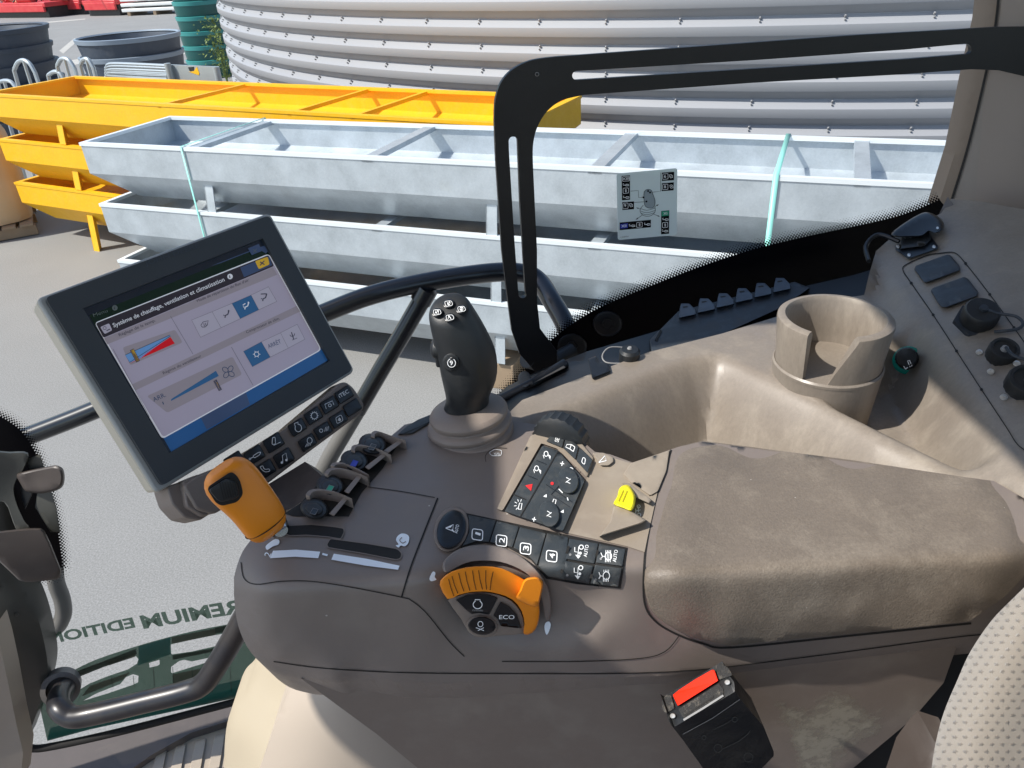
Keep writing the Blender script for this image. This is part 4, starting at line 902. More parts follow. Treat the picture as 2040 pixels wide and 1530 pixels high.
# printed marks
b = MB(); l = .0015
b.poly(CS, [(544, 1097), (590, 1095), (638, 1099), (634, 1112), (588, 1109), (538, 1112)], 'mark_pale', l); b.build('speed_scale', con); b = MB(); b.poly(CS, [(665, 1103), (730, 1113), (796, 1127), (793, 1135), (730, 1127), (660, 1115)], 'mark_pale', l)
b.build('speed_scale', con); b = MB(); b.text(CS, '2', (538, 1111), (541, 1103), 13, 'mark_pale', l); b.text(CS, '1', (652, 1108), (653, 1104), 11, 'mark_pale', l)
b.build('scale_number', con); b = MB()
def blob(pts, m='mark_pale'): b.poly(CS, [tuple(p) for p in catmull(pts, 3, True)], m, l)
blob(zs(z1, (1548, 1225), (1560, 1190), (1595, 1166), (1640, 1172), (1664, 1200), (1655, 1250), (1625, 1278), (1590, 1272), (1570, 1290), (1545, 1270), (1570, 1262))); b.stroke(CS, [tuple(p) for p in catmull(zs(z1, (1600, 1200), (1580, 1225), (1605, 1250), (1635, 1235)), 4)], 1.6, 'brown_smooth', l + .0005)
b.build('snail_mark', con); b = MB()
blob(zs(z1, (395, 1280), (430, 1245), (480, 1215), (515, 1225), (510, 1260), (460, 1280), (410, 1310)))
b.build('hare_mark', con); b = MB()
blob(zs(z3, (285, 650), (310, 600), (330, 610), (325, 640), (338, 660), (300, 672)), 'mark_pale'); b.build('hare_mark', con); b = MB()
blob(zs(z3, (1150, 1020), (1160, 985), (1185, 975), (1198, 1000), (1185, 1050), (1165, 1075)), 'mark_pale')
b.build('tortoise_mark', con); b = MB()
b.stroke(CS, [tuple(p) for p in rnd([(974, 902), (985, 895), (1000, 897), (998, 908), (980, 908)], 4)], 1, 'mark_white', l, True)
for k in range(4): b.stroke(CS, [(984 + k * 3, 902), (987 + k * 3, 907)], .9, 'mark_white', l)
b.build('hand_mark', con)
# lever slots
b = MB()
for pts in (zs(z1, (520, 1130), (600, 1095), (800, 1085), (1000, 1105), (1085, 1120), (1090, 1150), (1062, 1215), (950, 1195), (760, 1180), (600, 1185)), zs(z1, (935, 1265), (965, 1210), (1300, 1255), (1560, 1300), (1600, 1340), (1590, 1385), (1550, 1398), (1250, 1340), (950, 1290))):
    p = [tuple(q) for q in rnd(pts, 5)]; b.poly(CS, p, 'seam_black', .0012); b.stroke(CS, p, 1.6, 'brown_plastic', .0016, True)
b.build('lever_slot', con)  # slots are flat black shapes painted in place of shaded recesses
# slider bay: dividers and rollers
b = MB(); b.bump(CS, zs(z1, (560, 990), (700, 900), (790, 800), (960, 620), (1170, 400), (1340, 290), (1600, 330), (1430, 590), (1240, 810), (1130, 1015), (640, 1015)), .001, 'seam_black', .02); b.build('slider_bay', con)
BARS = True
for k, (ac, bar) in enumerate(((((1340, 310), (1352, 275), (1400, 265), (1500, 300), (1615, 340)), ((1610, 345), (1450, 455))), (((1165, 430), (1180, 395), (1250, 385), (1380, 415), (1485, 465)), ((1455, 470), (1285, 600))), (((985, 570), (1010, 548), (1090, 545), (1200, 590), (1290, 640)), None), (((930, 640), (965, 600), (1060, 592), (1180, 620), (1280, 660)), ((1240, 650), (1105, 815))), (((765, 830), (800, 790), (880, 778), (1020, 800), (1140, 850)), ((1110, 855), (975, 1010))))):
    b = MB(); P3 = [np.array(K(*z1(*p), .018)) for p in catmull(ac, 4)]; vs = []; n = len(P3); dv = np.array([.0018, -.0012, 0])
    for p in P3: vs += [p - dv, p + dv, p - dv - (0, 0, .03), p + dv - (0, 0, .03)]
    fs = []
    for i in range(n - 1): a = 4 * i; fs += [(a, a + 1, a + 5, a + 4), (a, a + 4, a + 6, a + 2), (a + 1, a + 3, a + 7, a + 5)]
    fs += [(0, 2, 3, 1), (4 * n - 4, 4 * n - 3, 4 * n - 1, 4 * n - 2)]; b.add(vs, fs, 'brown_plastic', False)
    if bar:
        (ax_, ay_), (bx_, by_) = bar; b.bump(CS, zs(z1, (ax_ - 14, ay_ - 22), (ax_ + 22, ay_ - 5), (bx_ + 22, by_ + 5), (bx_ - 20, by_ - 18)), .013, 'brown_plastic', .12, -.004, 2)
    b.build('divider', con)
for (cx, cy, m) in ((1340, 375, 'mark_grey'), (1180, 520, 'mark_blue'), (965, 740, 'mark_green'), (825, 945, 'key_black')):
    b = MB(); x, y = z1(cx, cy); b.bump(CS, circ(x, y, 28, 21, 22, 12), .014, 'rubber_black', .35, .001); b.bump(CS, circ(x, y, 20, 14, 22, 12), .017, 'rubber_black', .4, .010)
    sy = y + 5; b.poly(CS, [(x - 9, sy + 5), (x - 2, sy - 6), (x + 8, sy - 3), (x + 2, sy + 7)], m if m != 'mark_grey' else 'key_grey', .0178); b.stroke(CS, [(x - 9, sy + 5), (x - 2, sy - 6), (x + 8, sy - 3), (x + 2, sy + 7)], 1, 'mark_grey' if m != 'mark_blue' else 'mark_blue', .0182, True); b.build('slider_roller', con)
b = MB(); b.bump(CS, zs(z1, (1560, 290), (1640, 220), (1740, 160), (1850, 115), (1860, 180), (1720, 260), (1690, 280)), .003, 'key_grey', .05, 0, 3); b.stroke(CS, zs(z1, (1620, 280), (1750, 225), (1840, 180)), 1.4, 'seam_black', .0037); b.build('side_key', con)
# armrest pad
PC = []
for x in range(1420, 2000, 90):
    for y in (960, 1040, 1110, 1160): PC.append((x, y, -.001 * math.sin(x / 80. + y / 60.)))
    for y in (1200, 1235): PC.append((x, y, 0))
for (x, y, o) in ((1352, 890, .008), (1400, 878, .008), (1500, 893, .008), (1700, 917, .008), (1980, 958, .008), (1325, 960, .008), (1302, 1030, .008), (1287, 1120, .009), (1290, 1190, .011), (1320, 1236, .011), (1380, 1270, .009), (1450, 1286, .008), (1700, 1262, .008), (1930, 1238, .009), (2010, 985, .009), (2045, 1040, .010), (2053, 1120, .012), (2010, 1180, .012), (1960, 1218, .010)): PC.append((x, y, o))
PC += [(1370, 920, .001), (1420, 905, .001), (1600, 925, .001), (1800, 950, .001), (1345, 1000, .001), (1325, 1060, .001), (1315, 1130, .002), (1320, 1180, .003), (1360, 1230, .002), (1450, 1262, 0), (1700, 1240, 0), (1900, 1215, 0), (1990, 1000, .001), (2015, 1050, .002), (2015, 1120, .003), (1980, 1165, .003), (2100, 1000, .012), (2100, 1150, .014)]
PS = Soft(TOP + .003, SID - .014, .0055, PC); b = MB()

b.patch(PS, [(1352, 890), (1400, 878), (1700, 917), (1980, 959)] + [tuple(p) for p in catmull([(2010, 982), (2045, 1040), (2053, 1120), (2010, 1180), (1960, 1218), (1930, 1238)], 4)] + [(1700, 1262), (1450, 1286)] + [tuple(p) for p in catmull([(1380, 1270), (1320, 1236), (1292, 1195), (1286, 1120), (1300, 1040)], 4)], 'pad_vinyl', 13, (0, .02, -.02)); b.build('armrest_pad', con)
# lower side cover
LS = Surf([(620, 1360, 'y', .425), (1000, 1370, 'y', .425), (1330, 1350, 'y', .418), (1900, 1280, 'y', .418), (800, 1480, 'y', .44), (1100, 1480, 'y', .435), (1400, 1480, 'y', .43), (1700, 1450, 'y', .43), (1100, 1600, 'y', .445), (1600, 1560, 'y', .44), (900, 1560, 'y', .445)])
b = MB(); b.patch(LS, [(600, 1352), (900, 1360), (1330, 1344), (1900, 1272), (1905, 1290), (1880, 1360), (1820, 1430), (1700, 1530), (1640, 1580), (1560, 1620), (900, 1620), (850, 1545), (750, 1462)], 'side_cover', 18, (0, .04, 0))
b.build('side_cover', con)

# orange lever
lev = thing('speed_lever', K(563, 1068), 'orange handled lever with black thumb roller leaning over the keypad', 'control lever')
b = MB(); b.tube([K(566, 1070, -.01), K(560, 1058, .004)], .0055, 'steel'); b.tube([K(560, 1058, .003), K(548, 1040, .012)], [.0075, .009], 'steel'); b.build('shaft', lev)
ax0 = np.array(K(545, 1040, .018)); t0 = 1 / (1 / CS.t(545, 1040)); 
LA = [(541, 1064, 24), (537, 1056, 38), (529, 1043, 45), (517, 1024, 47), (499, 1000, 48), (476, 975, 53), (457, 954, 54), (446, 938, 46), (440, 928, 28)]
b = MB(); n = 28; vs = []; fs = []; tb = CS.t(541, 1062) - .022; ctrs = []
for i, (x, y, wpx) in enumerate(LA):
    t = tb - .0045 * i; p = Tp(x, y, t); ctrs.append((p, t))
axv = V(ctrs[-1][0]) - V(ctrs[0][0]); axv.normalize(); vd = (V(O) - V(ctrs[4][0])).normalized(); sd = axv.cross(vd).normalized(); dn = sd.cross(axv).normalized()
for i, (x, y, wpx) in enumerate(LA):
    p, t = ctrs[i]; r = wpx * t / F
    for k in range(n):
        q = 2 * math.pi * k / n; cs, sn = math.cos(q), math.sin(q); e = .8
        vs.append(V(p) + sd * r * (abs(cs) ** e) * (1 if cs > 0 else -1) + dn * r * .62 * (abs(sn) ** e) * (1 if sn > 0 else -1))
for i in range(len(LA) - 1):
    for k in range(n): fs.append((i * n + k, i * n + (k + 1) % n, (i + 1) * n + (k + 1) % n, (i + 1) * n + k))
fs += [tuple(range(n)), tuple(range((len(LA) - 1) * n, len(LA) * n))]; b.add(vs, fs, 'orange_plastic')
hd = b.build('handle', lev, sub=1)
# surface just above the handle front for its roller
def toff(x, y):
    i = min(range(len(LA)), key=lambda k: (LA[k][0] - x) ** 2 + (LA[k][1] - y) ** 2); p, t = ctrs[i]; c = V(p) + dn * (LA[i][2] * t / F * .64); return Plane(c, dn)
LP = toff(460, 965)
b = MB(); b.bump(LP, [tuple(p) for p in rnd([(411, 972), (462, 938), (478, 955), (485, 985), (474, 1000), (442, 1008), (430, 1002)], 10)], .001, 'seam_black', .03, -.008); b.bump(LP, [tuple(p) for p in rnd([(415, 976), (452, 952), (472, 962), (478, 984), (470, 994), (440, 1000), (432, 996)], 6)], .004, 'rubber_black', .14, -.002)
for k in range(7): b.stroke(LP, [(438 + k * 5.2, 961 - k * .2), (446 + k * 5, 994 - k * .9)], 1.6, 'seam_black', .0046)
b.build('thumb_roller', hd)
LP2 = toff(532, 1046); b = MB(); pts = [V(ctrs[2][0]) + sd * (LA[2][2] * ctrs[2][1] / F * 1.0 * math.cos(R_(a))) + dn * (LA[2][2] * ctrs[2][1] / F * .625 * math.sin(R_(a))) for a in range(0, 361, 15)]
b.tube(pts, .0005, 'groove', n=5); b.build('joint_line', hd)

# ================================================================== joystick
js = thing('joystick', K(935, 860), 'black joystick with five numbered thumb buttons on a ribbed brown boot', 'joystick')
Yj = .60; base = Yp(935, 850, Yj)
pr_t = lambda x, y: ty_(x, y, Yj)
b = MB(); n = 40; vs = []; fs = []
BT = [(938, 874, 80, 1, 0), (936, 869, 88, 1, 0), (935, 863, 90, 1, 0), (935, 857, 87, 1, 0), (935, 854, 79, 1, 0), (935, 851, 78, 1, 0), (935, 848, 85, 1, 0), (935, 842, 86, 1, 0), (935, 837, 82, 1, 0), (935, 834, 73, 1, 0), (934, 831, 72, 1, 0), (934, 828, 79, 1, 0), (933, 821, 80, 1, 0), (933, 814, 74, 1, 0), (932, 808, 52, 1, 0), (932, 804, 10, 1, 0)]
for (x, y, wpx, _, dy) in BT:
    p = Yp(x, y, Yj); r = wpx * pr_t(x, y) / F
    for k in range(n):
        q = 2 * math.pi * k / n; vs.append(p + np.array([r * math.cos(q), r * .92 * math.sin(q), r * .10 * math.cos(q)]))
for i in range(len(BT) - 1):
    for k in range(n): fs.append((i * n + k, i * n + (k + 1) % n, (i + 1) * n + (k + 1) % n, (i + 1) * n + k))
b.add(vs, fs, 'brown_plastic'); b.build('boot', js, sub=1)
# grip: stacked ellipses; top cut slanting towards the driver
GR = [(929, 813, 44, .8), (929, 806, 47, .85), (931, 797, 43, .9), (934, 783, 46, .98), (937, 764, 53, 1), (935, 735, 58, 1), (930, 705, 58, 1), (921, 680, 55, 1), (911, 655, 51.5, .98), (903, 636, 47.5, .95), (898, 624, 44.5, .92), (896, 617, 42, .9)]
b = MB(); vs = []; fs = []; n = 36; bk = np.array([0, 1, 0.])
tops = []
for i, (x, y, r_, e) in enumerate(GR):
    tl = max(0, (i - 6) / 5.); p = Yp(x, y, Yj - .004 * tl); r = r_ * pr_t(x, y) / F
    ring = []
    for k in range(n):
        q = 2 * math.pi * k / n; yy = r * .95 * e * math.sin(q); ring.append(p + np.array([r * math.cos(q), yy, yy * .55 * tl + r * math.cos(q) * .12]))
    vs += ring; tops.append((p, r))
for i in range(len(GR) - 1):
    for k in range(n): fs.append((i * n + k, i * n + (k + 1) % n, (i + 1) * n + (k + 1) % n, (i + 1) * n + k))
p, r = tops[-1]; nb = len(vs)
for sc_, up_ in ((.86, .003), (.4, .0045)):
    for k in range(n):
        q = 2 * math.pi * k / n; yy = r * .95 * .9 * math.sin(q) * sc_; vs.append(p + np.array([r * math.cos(q) * sc_, yy, yy * .55 + up_ + r * math.cos(q) * .12 * sc_]))
for i in (len(GR) - 1, len(GR)):
    for k in range(n): fs.append((i * n + k, i * n + (k + 1) % n, (i + 1) * n + (k + 1) % n, (i + 1) * n + k))
fs.append(tuple(range(len(vs) - n, len(vs)))); fs.append(tuple(range(n))); b.add(vs, fs, 'rubber_black'); gp_ = b.build('grip', js, sub=1)
JT = Plane(p + np.array([0, 0, .0046]), (-.12, -.55, 1))
zj = lambda x, y: (600 + x / 3.1875, 480 + y / 3.1875)
for (x, y, t_) in ((862, 453, '5'), (935, 398, '6'), (943, 487, '7'), (1017, 433, '8')):
    x, y = zj(x, y); b = MB(); b.bump(JT, circ(x, y, 12, 8.5, 20, -10), .0022, 'key_black', .15, -.003); b.text(JT, t_, (x + 2.6, y + 4), (x + 4.2, y - 4), 6.5, 'mark_white', .0027)
    b.stroke(JT, rnd([(x - 8, y - 4.5), (x + 6, y - 6), (x + 9, y + 3), (x - 5, y + 6)], 4), .8, 'mark_white', .0027, True); b.build('top_button', gp_)
b = MB(); x, y = zj(950, 775); JF = Plane(Yp(x, y, Yj - .0215), (-.25, -.9, .12)); b.bump(JF, circ(x, y - 1, 17, 18, 24), .0025, 'rubber_black', .25, -.004); b.bump(JF, circ(x + 2, y, 11, 12, 20), .0045, 'key_black', .15, -.002)
b.text(JF, '9', (x - 1.5, y + 4.5), (x + 4.5, y + 4), 9, 'mark_white', .005, True); b.stroke(JF, arc(x + 1.5, y, 8, -60, 250, 14, 8.5), 1.2, 'mark_white', .005); b.build('front_button', gp_)
b = MB(); c = Yp(866, 694, Yj); b.lathe(c, (-1, 0, .1), [(0, .004), (.007, .003), (.009, 0), (.010, -.010)], 'rubber_black', n=20); b.box(c - np.array([-.004, 0, 0]), (.008, .015, .032), 'rubber_black'); b.build('side_switch', gp_, bevel=.002)

# ================================================================== monitor
P4, MPp = para([(92, 588), (538, 422), (708, 738), (322, 972)], .25)
mon = thing('display_monitor', (P4[0] + P4[2]) / 2, 'tilted touch screen display with dark bezel showing the French climate page', 'display')
b = MB(); ol = rnd([(75, 592), (541, 420), (712, 738), (316, 982)], 12)
def slab(bb, su, pts, l0, l1, m, sc=1.0):
    pts = [np.array(q) for q in pts]; c = sum(pts) / len(pts); a = [V(su.at(q[0], q[1], 0)) + V(su.n) * l0 for q in pts]; o = [V(su.at(*(c + (q - c) * sc), 0)) + V(su.n) * l1 for q in pts]; n = len(pts)
    bb.add(a + o, [tuple(range(n)), tuple(range(n, 2 * n))[::-1]] + [(i, (i + 1) % n, n + (i + 1) % n, n + i) for i in range(n)], m)
slab(b, MPp, ol, -.0045, -.010, 'bezel_edge'); slab(b, MPp, ol, -.0102, -.034, 'monitor_case', .985); b.build('housing', mon, bevel=.002)
b = MB(); b.plate(MPp, rnd([(90, 593), (536, 429), (703, 737), (323, 968)], 10), [zs(z4, (445, 575), (1405, 200), (1765, 855), (905, 1350))], 'bezel', lift=.001, th=.005)
b.text(MPp, 'JOHN DEERE', z5(510, 352), z5(935, 205), 9, 'bezel_text', .0014, True); b.build('bezel', mon)
b = MB(); scq = lambda *p: zs(z5, *p)
b.poly(MPp, zs(z4, (440, 578), (1408, 198), (1768, 855), (902, 1352)), 'scr_dark', -.0035)
b.poly(MPp, [(178, 628), (532, 488), (552, 520), (196, 662)], 'scr_green', -.0032); b.poly(MPp, [(420, 530), (512, 494), (530, 505), (534, 500), (532, 488), (440, 524)], 'scr_navy', -.0031)
b.poly(MPp, [(323, 868), (640, 694), (656, 716), (341, 900)], 'scr_blue', -.0032); b.poly(MPp, [(400, 832), (490, 782), (498, 806), (412, 856)], 'scr_navy', -.0031)
page = rnd([(188, 643), (536, 505), (641, 697), (323, 875)], 8)
b.poly(MPp, page, 'scr_white', -.0030); pg2 = rnd([(191, 644), (535, 508), (638, 696), (325, 871)], 7); b.poly(MPp, pg2, 'scr_page', -.0029)
b.poly(MPp, rnd([(191, 644), (535, 508), (546, 530), (206, 673)], 4), 'scr_title', -.0028); b.poly(MPp, scq((1250, 365), (1475, 275), (1500, 345), (1280, 440)), 'scr_navy', -.0027)
b.poly(MPp, scq((185, 918), (1505, 362), (1540, 420), (212, 965)), 'scr_band', -.0028); b.poly(MPp, scq((405, 1278), (1690, 665), (1718, 708), (432, 1325)), 'scr_band', -.0028)
for q in (((705, 745), (880, 1040)), ((1180, 985), (1350, 1285)), ((255, 1000), (540, 1530))): b.stroke(MPp, scq(*q), .8, 'scr_grey', -.0026)
b.poly(MPp, rnd(scq((330, 990), (740, 850), (800, 950), (390, 1130)), 5), 'scr_band', -.0026); b.poly(MPp, rnd(scq((520, 1370), (1190, 1060), (1265, 1200), (680, 1500)), 5), 'scr_band', -.0027)
T = lambda s, a, c, h, m='scr_text', bo=False: b.text(MPp, s, z5(*a), z5(*c), h, m, -.0022, bo)
T('Menu', (105, 752), (215, 712), 7, 'scr_dim'); T('Système de chauffage, ventilation et climatisation', (262, 833), (1130, 470), 8.5, 'scr_white', True)
T('Réglage de la temp.', (305, 903), (590, 785), 6); T("Mode de répartition du flux d'air", (915, 635), (1320, 470), 5.5); T('Compresseur de clim.', (1300, 880), (1560, 768), 5.5); T('Régime du ventilateur', (650, 1200), (948, 1062), 5.5)
T('ARR.', (575, 1415), (672, 1372), 9, 'scr_navy'); T('1', (648, 1436), (655, 1433), 6, 'scr_navy'); T('ARRÊT', (1473, 998), (1572, 955), 8.5, 'scr_navy')
for (c, m) in (((1170, 435), 'scr_white'), ((270, 680), 'scr_dim')): b.poly(MPp, circ(*z5(*c), 5.5, n=18), m, -.0024); b.text(MPp, 'i', (z5(*c)[0] - 1, z5(*c)[1] + 3), (z5(*c)[0] + 1, z5(*c)[1] + 2.5), 6, 'scr_title', -.0021, True)
b.poly(MPp, rnd(scq((155, 830), (225, 800), (250, 855), (190, 885)), 3), 'scr_cell', -.0024); b.stroke(MPp, circ(*z5(190, 838), 3.2, n=10), 1, 'scr_text', -.0021, True); b.stroke(MPp, scq((205, 858), (232, 846)), 2, 'scr_text', -.0021)
b.poly(MPp, rnd(scq((1365, 315), (1465, 280), (1480, 340), (1395, 378)), 3), 'scr_gold', -.0024); b.stroke(MPp, scq((1405, 320), (1440, 342)), 2, 'scr_text', -.0021); b.stroke(MPp, scq((1438, 312), (1405, 348)), 2, 'scr_text', -.0021)
b.poly(MPp, scq((1310, 215), (1395, 180), (1420, 235), (1340, 268)), 'scr_navy', -.0024); b.stroke(MPp, scq((1350, 222), (1380, 245)), 1.2, 'scr_dim', -.0021); b.stroke(MPp, scq((1378, 218), (1352, 250)), 1.2, 'scr_dim', -.0021)
b.poly(MPp, scq((350, 1048), (700, 892), (705, 900), (470, 1075), (385, 1108)), 'scr_lblue', -.0024); b.poly(MPp, scq((390, 1118), (705, 908), (738, 958), (405, 1105)), 'scr_red', -.0024); b.stroke(MPp, scq((350, 1048), (700, 892), (705, 900), (455, 1060), (385, 1106)), 1, 'scr_text', -.0022, True)
def pill(a, c, wd, m): b.stroke(MPp, [z5(*a), z5(*c)], wd, m, -.0019)
pill((402, 1005), (452, 1100), 8, 'scr_text'); pill((405, 1010), (450, 1096), 6, 'scr_gold'); pill((418, 1036), (438, 1070), 2, 'scr_text')
b.poly(MPp, scq((708, 1408), (712, 1392), (1060, 1172), (1082, 1212)), 'scr_btn', -.0024); pill((1052, 1245), (1095, 1325), 7, 'scr_text'); pill((1053, 1247), (1094, 1322), 5, 'scr_cell'); pill((1066, 1262), (1086, 1306), 1.5, 'scr_gold')
for a in (0, 90, 180, 270):
    c = z5(1157, 1180); q = R_(a + 35); x, y = c[0] + 7.5 * math.cos(q), c[1] + 7.5 * math.sin(q); b.stroke(MPp, circ(x, y, 6.3, 4.6, 14, a + 35), 1.3, 'scr_navy', -.0022, True)
cells = [((870, 775), (1030, 710), (1100, 835), (940, 910)), ((1030, 710), (1185, 645), (1250, 765), (1100, 835)), ((1185, 645), (1335, 580), (1395, 695), (1250, 765)), ((1335, 580), (1470, 515), (1535, 630), (1395, 695))]
for i, q in enumerate(cells): b.poly(MPp, scq(*q), 'scr_btn' if i == 2 else 'scr_cell', -.0025); b.stroke(MPp, scq(*q), .8, 'scr_grey', -.0023, True)
cells = [((1275, 1020), (1415, 945), (1485, 1065), (1345, 1140)), ((1415, 945), (1565, 875), (1625, 995), (1485, 1065)), ((1565, 875), (1695, 808), (1755, 925), (1625, 995))]
for i, q in enumerate(cells): b.poly(MPp, scq(*q), 'scr_btn' if i == 0 else 'scr_cell', -.0025); b.stroke(MPp, scq(*q), .8, 'scr_grey', -.0023, True)
S5 = lambda pts, wd, m='scr_text', cl=False: b.stroke(MPp, scq(*pts), wd, m, -.0021, cl)
S5([(942, 815), (960, 790), (1000, 780), (992, 815), (975, 830), (952, 830)], 1.3, cl=True); S5([(965, 800), (970, 825)], 1.2); S5([(978, 797), (983, 822)], 1.2)
for (x, y, m) in ((1145, 735, 'scr_text'), (1300, 670, 'scr_white'), (1440, 605, 'scr_text')): S5([(x + 15, y - 28), (x + 8, y - 5), (x - 12, y + 5), (x - 14, y + 22)], 2.4, m); b.poly(MPp, circ(*z5(x + 14, y - 32), 1.8, n=8), m, -.0021); S5([(x - 28, y), (x - 18, y + 6)], 1.5, m)
S5([(1270, 660), (1290, 645)], 2, 'scr_white'); S5([(1410, 572), (1450, 570)], 2)
b.stroke(MPp, circ(*z5(1378, 1042), 4.5, n=12), 1.3, 'scr_white', -.0021, True)
for a in range(0, 360, 60): c = z5(1378, 1042); q = R_(a); b.stroke(MPp, [(c[0] + 5 * math.cos(q), c[1] + 5 * math.sin(q)), (c[0] + 7.5 * math.cos(q), c[1] + 7.5 * math.sin(q))], 1.2, 'scr_white', -.0021)
S5([(1650, 870), (1668, 925)], 2); S5([(1638, 890), (1645, 902), (1662, 900)], 1.4); S5([(1675, 880), (1672, 895), (1660, 905)], 1.4); S5([(1655, 932), (1695, 915)], 1)
b.build('screen', mon, fix=False)
b = MB(); 
# keypad bar under the screen
KP = Plane(MPp.at(600, 860, .004), MPp.n); zk = lambda x, y: (340 + x / 4.857, 720 + y / 4.857)
slab(b, KP, rnd(zs(zk, (560, 985), (1110, 655), (1640, 205), (1700, 195), (1770, 250), (1880, 420), (1850, 500), (1270, 930), (900, 1215), (560, 1400), (420, 1480), (250, 1430), (120, 1200), (240, 1110)), 8), 0, -.022, 'brown_plastic'); kh_ = b.build('keypad_housing', mon, bevel=.002)
b = MB(); slab(b, KP, rnd(zs(zk, (5, 1200), (130, 1150), (470, 1440), (330, 1530), (180, 1500), (60, 1370)), 6), -.012, -.05, 'brown_plastic'); slab(b, KP, rnd(zs(zk, (130, 1150), (300, 1080), (500, 1430), (330, 1500), (170, 1400)), 6), -.004, -.022, 'brown_plastic'); b.build('mount_bracket', mon, bevel=.003)
b = MB(); bs = Surf([(560, 960, 't', MPp.at(560, 960)[1] * 0 + .78), (640, 930, 't', .76), (600, 1020, 't', .70), (500, 980, 't', .76)]); b.patch(bs, zs(zk, (900, 1215), (1300, 970), (1470, 1110), (1400, 1250), (1180, 1420), (1000, 1480), (860, 1300)), 'brown_dark', 14, (0, .03, -.03)); b.build('support_arm', mon)
kk = [((630, 965), 'ring'), ((825, 905), 'cyl'), ((1010, 785), 'arm'), ((1240, 635), 'eng'), ((1395, 525), 'gear'), ((1550, 420), 'pto'), ((1695, 320), 'iTEC'), ((930, 1045), 'tel'), ((1110, 935), 'note'), ((1340, 785), 'lamp'), ((1490, 670), 'sun'), ((1640, 560), 'home'), ((1775, 445), '')]
for (cx, cy), ic in kk:
    x, y = zk(cx, cy); x -= 3; b = MB(); w2, h2 = 19, 13; a_ = R_(-32); ca, sa = math.cos(a_), math.sin(a_); e1 = np.array([ca, sa]) * w2 * (.9 if cx > 1200 else 1); e2 = np.array([.5, .87]) * h2 * 1.12 * (.88 if cx > 1200 else 1); c = np.array([x, y])
    b.bump(KP, rnd([c - e1 - e2, c + e1 - e2, c + e1 + e2, c - e1 + e2], 4), .003, 'key_black', .16, -.001); m = 'mark_white'; l = .0036
    if ic == 'cyl': b.stroke(KP, rnd([(x - 3, y + 2), (x + 8, y - 5), (x + 13, y - 6), (x + 10, y), (x, y + 6)], 1.5), 1.2, m, l, True); b.stroke(KP, [(x - 8, y + 7), (x - 2, y + 4)], 1.3, m, l); b.stroke(KP, circ(x - 9, y + 8, 1.8, n=8), 1, m, l, True)
    if ic == 'arm': b.stroke(KP, rnd([(x - 2, y - 10), (x + 3, y - 11), (x + 4, y + 3), (x - 3, y + 4)], 2.5), 1.3, m, l, True); b.stroke(KP, [(x, y + 6), (x + 14, y - 1)], 1.1, m, l)
    if ic == 'eng': b.stroke(KP, arc(x + 2, y + 2, 6.5, -100, 205, 14, 7.5), 1.3, m, l); b.stroke(KP, [(x - 4, y - 1), (x - 6, y - 7), (x + 2, y - 10), (x + 1, y - 6)], 1.3, m, l)
    if ic == 'gear':
        b.stroke(KP, circ(x + 2, y, 6, 6.5, n=16), 1.2, m, l, True)
        for k in range(12): q = R_(30 * k); b.stroke(KP, [(x + 2 + 6.5 * math.cos(q), y + 7 * math.sin(q)), (x + 2 + 8.5 * math.cos(q), y + 9 * math.sin(q))], 1, m, l)
    if ic == 'pto': b.stroke(KP, [(x - 6, y + 8), (x - 9, y - 1), (x + 6, y - 8), (x + 9, y)], 1.2, m, l); b.stroke(KP, circ(x + 1, y + 1, 3, n=10), 1.1, m, l, True)
    if ic == 'iTEC': b.text(KP, 'iTEC', (x - 9, y + 7), (x + 10, y - 4), 7.5, m, l, True)
    if ic == 'tel': b.stroke(KP, catmull([(x - 10, y - 5), (x - 6, y + 1), (x + 1, y + 5), (x + 9, y + 3), (x + 7, y - 1), (x + 1, y), (x - 3, y - 2), (x - 5, y - 7)], 2, True), 1.2, m, l, True)
    if ic == 'note': b.stroke(KP, [(x - 2, y + 8), (x - 3, y - 5), (x + 4, y - 10), (x + 7, y + 3)], 1.2, m, l); b.poly(KP, circ(x - 4, y + 9, 2.6, n=8), m, l); b.poly(KP, circ(x + 5, y + 4, 2.6, n=8), m, l)
    if ic == 'lamp':
        b.stroke(KP, arc(x + 4, y - 4, 5, 120, 420, 12, 6), 1.2, m, l)
        for k in range(4): b.stroke(KP, [(x - 1 + k * 2.6, y + 2 - k * .8), (x - 5 + k * 3.2, y + 9 - k)], 1, m, l)
    if ic == 'sun': b.stroke(KP, circ(x - 4, y, 3.4, n=10), 1.2, m, l, True); [b.stroke(KP, [(x + 3 + k * 3, y + 2 - k), (x + 5 + k * 3, y - 7 - k)], 1, m, l) for k in range(3)]
    if ic == 'home': b.stroke(KP, rnd([(x - 6, y - 3), (x + 5, y - 9), (x + 9, y + 2), (x - 3, y + 9)], 3), 1.1, m, l, True); b.poly(KP, [(x - 2, y + 2), (x + 1, y - 4), (x + 5, y), (x + 3, y + 4)], m, l)
    if ic == 'ring': b.stroke(KP, circ(x, y, 8, n=12), 1.2, m, l, True)
    b.build('menu_key', kh_)
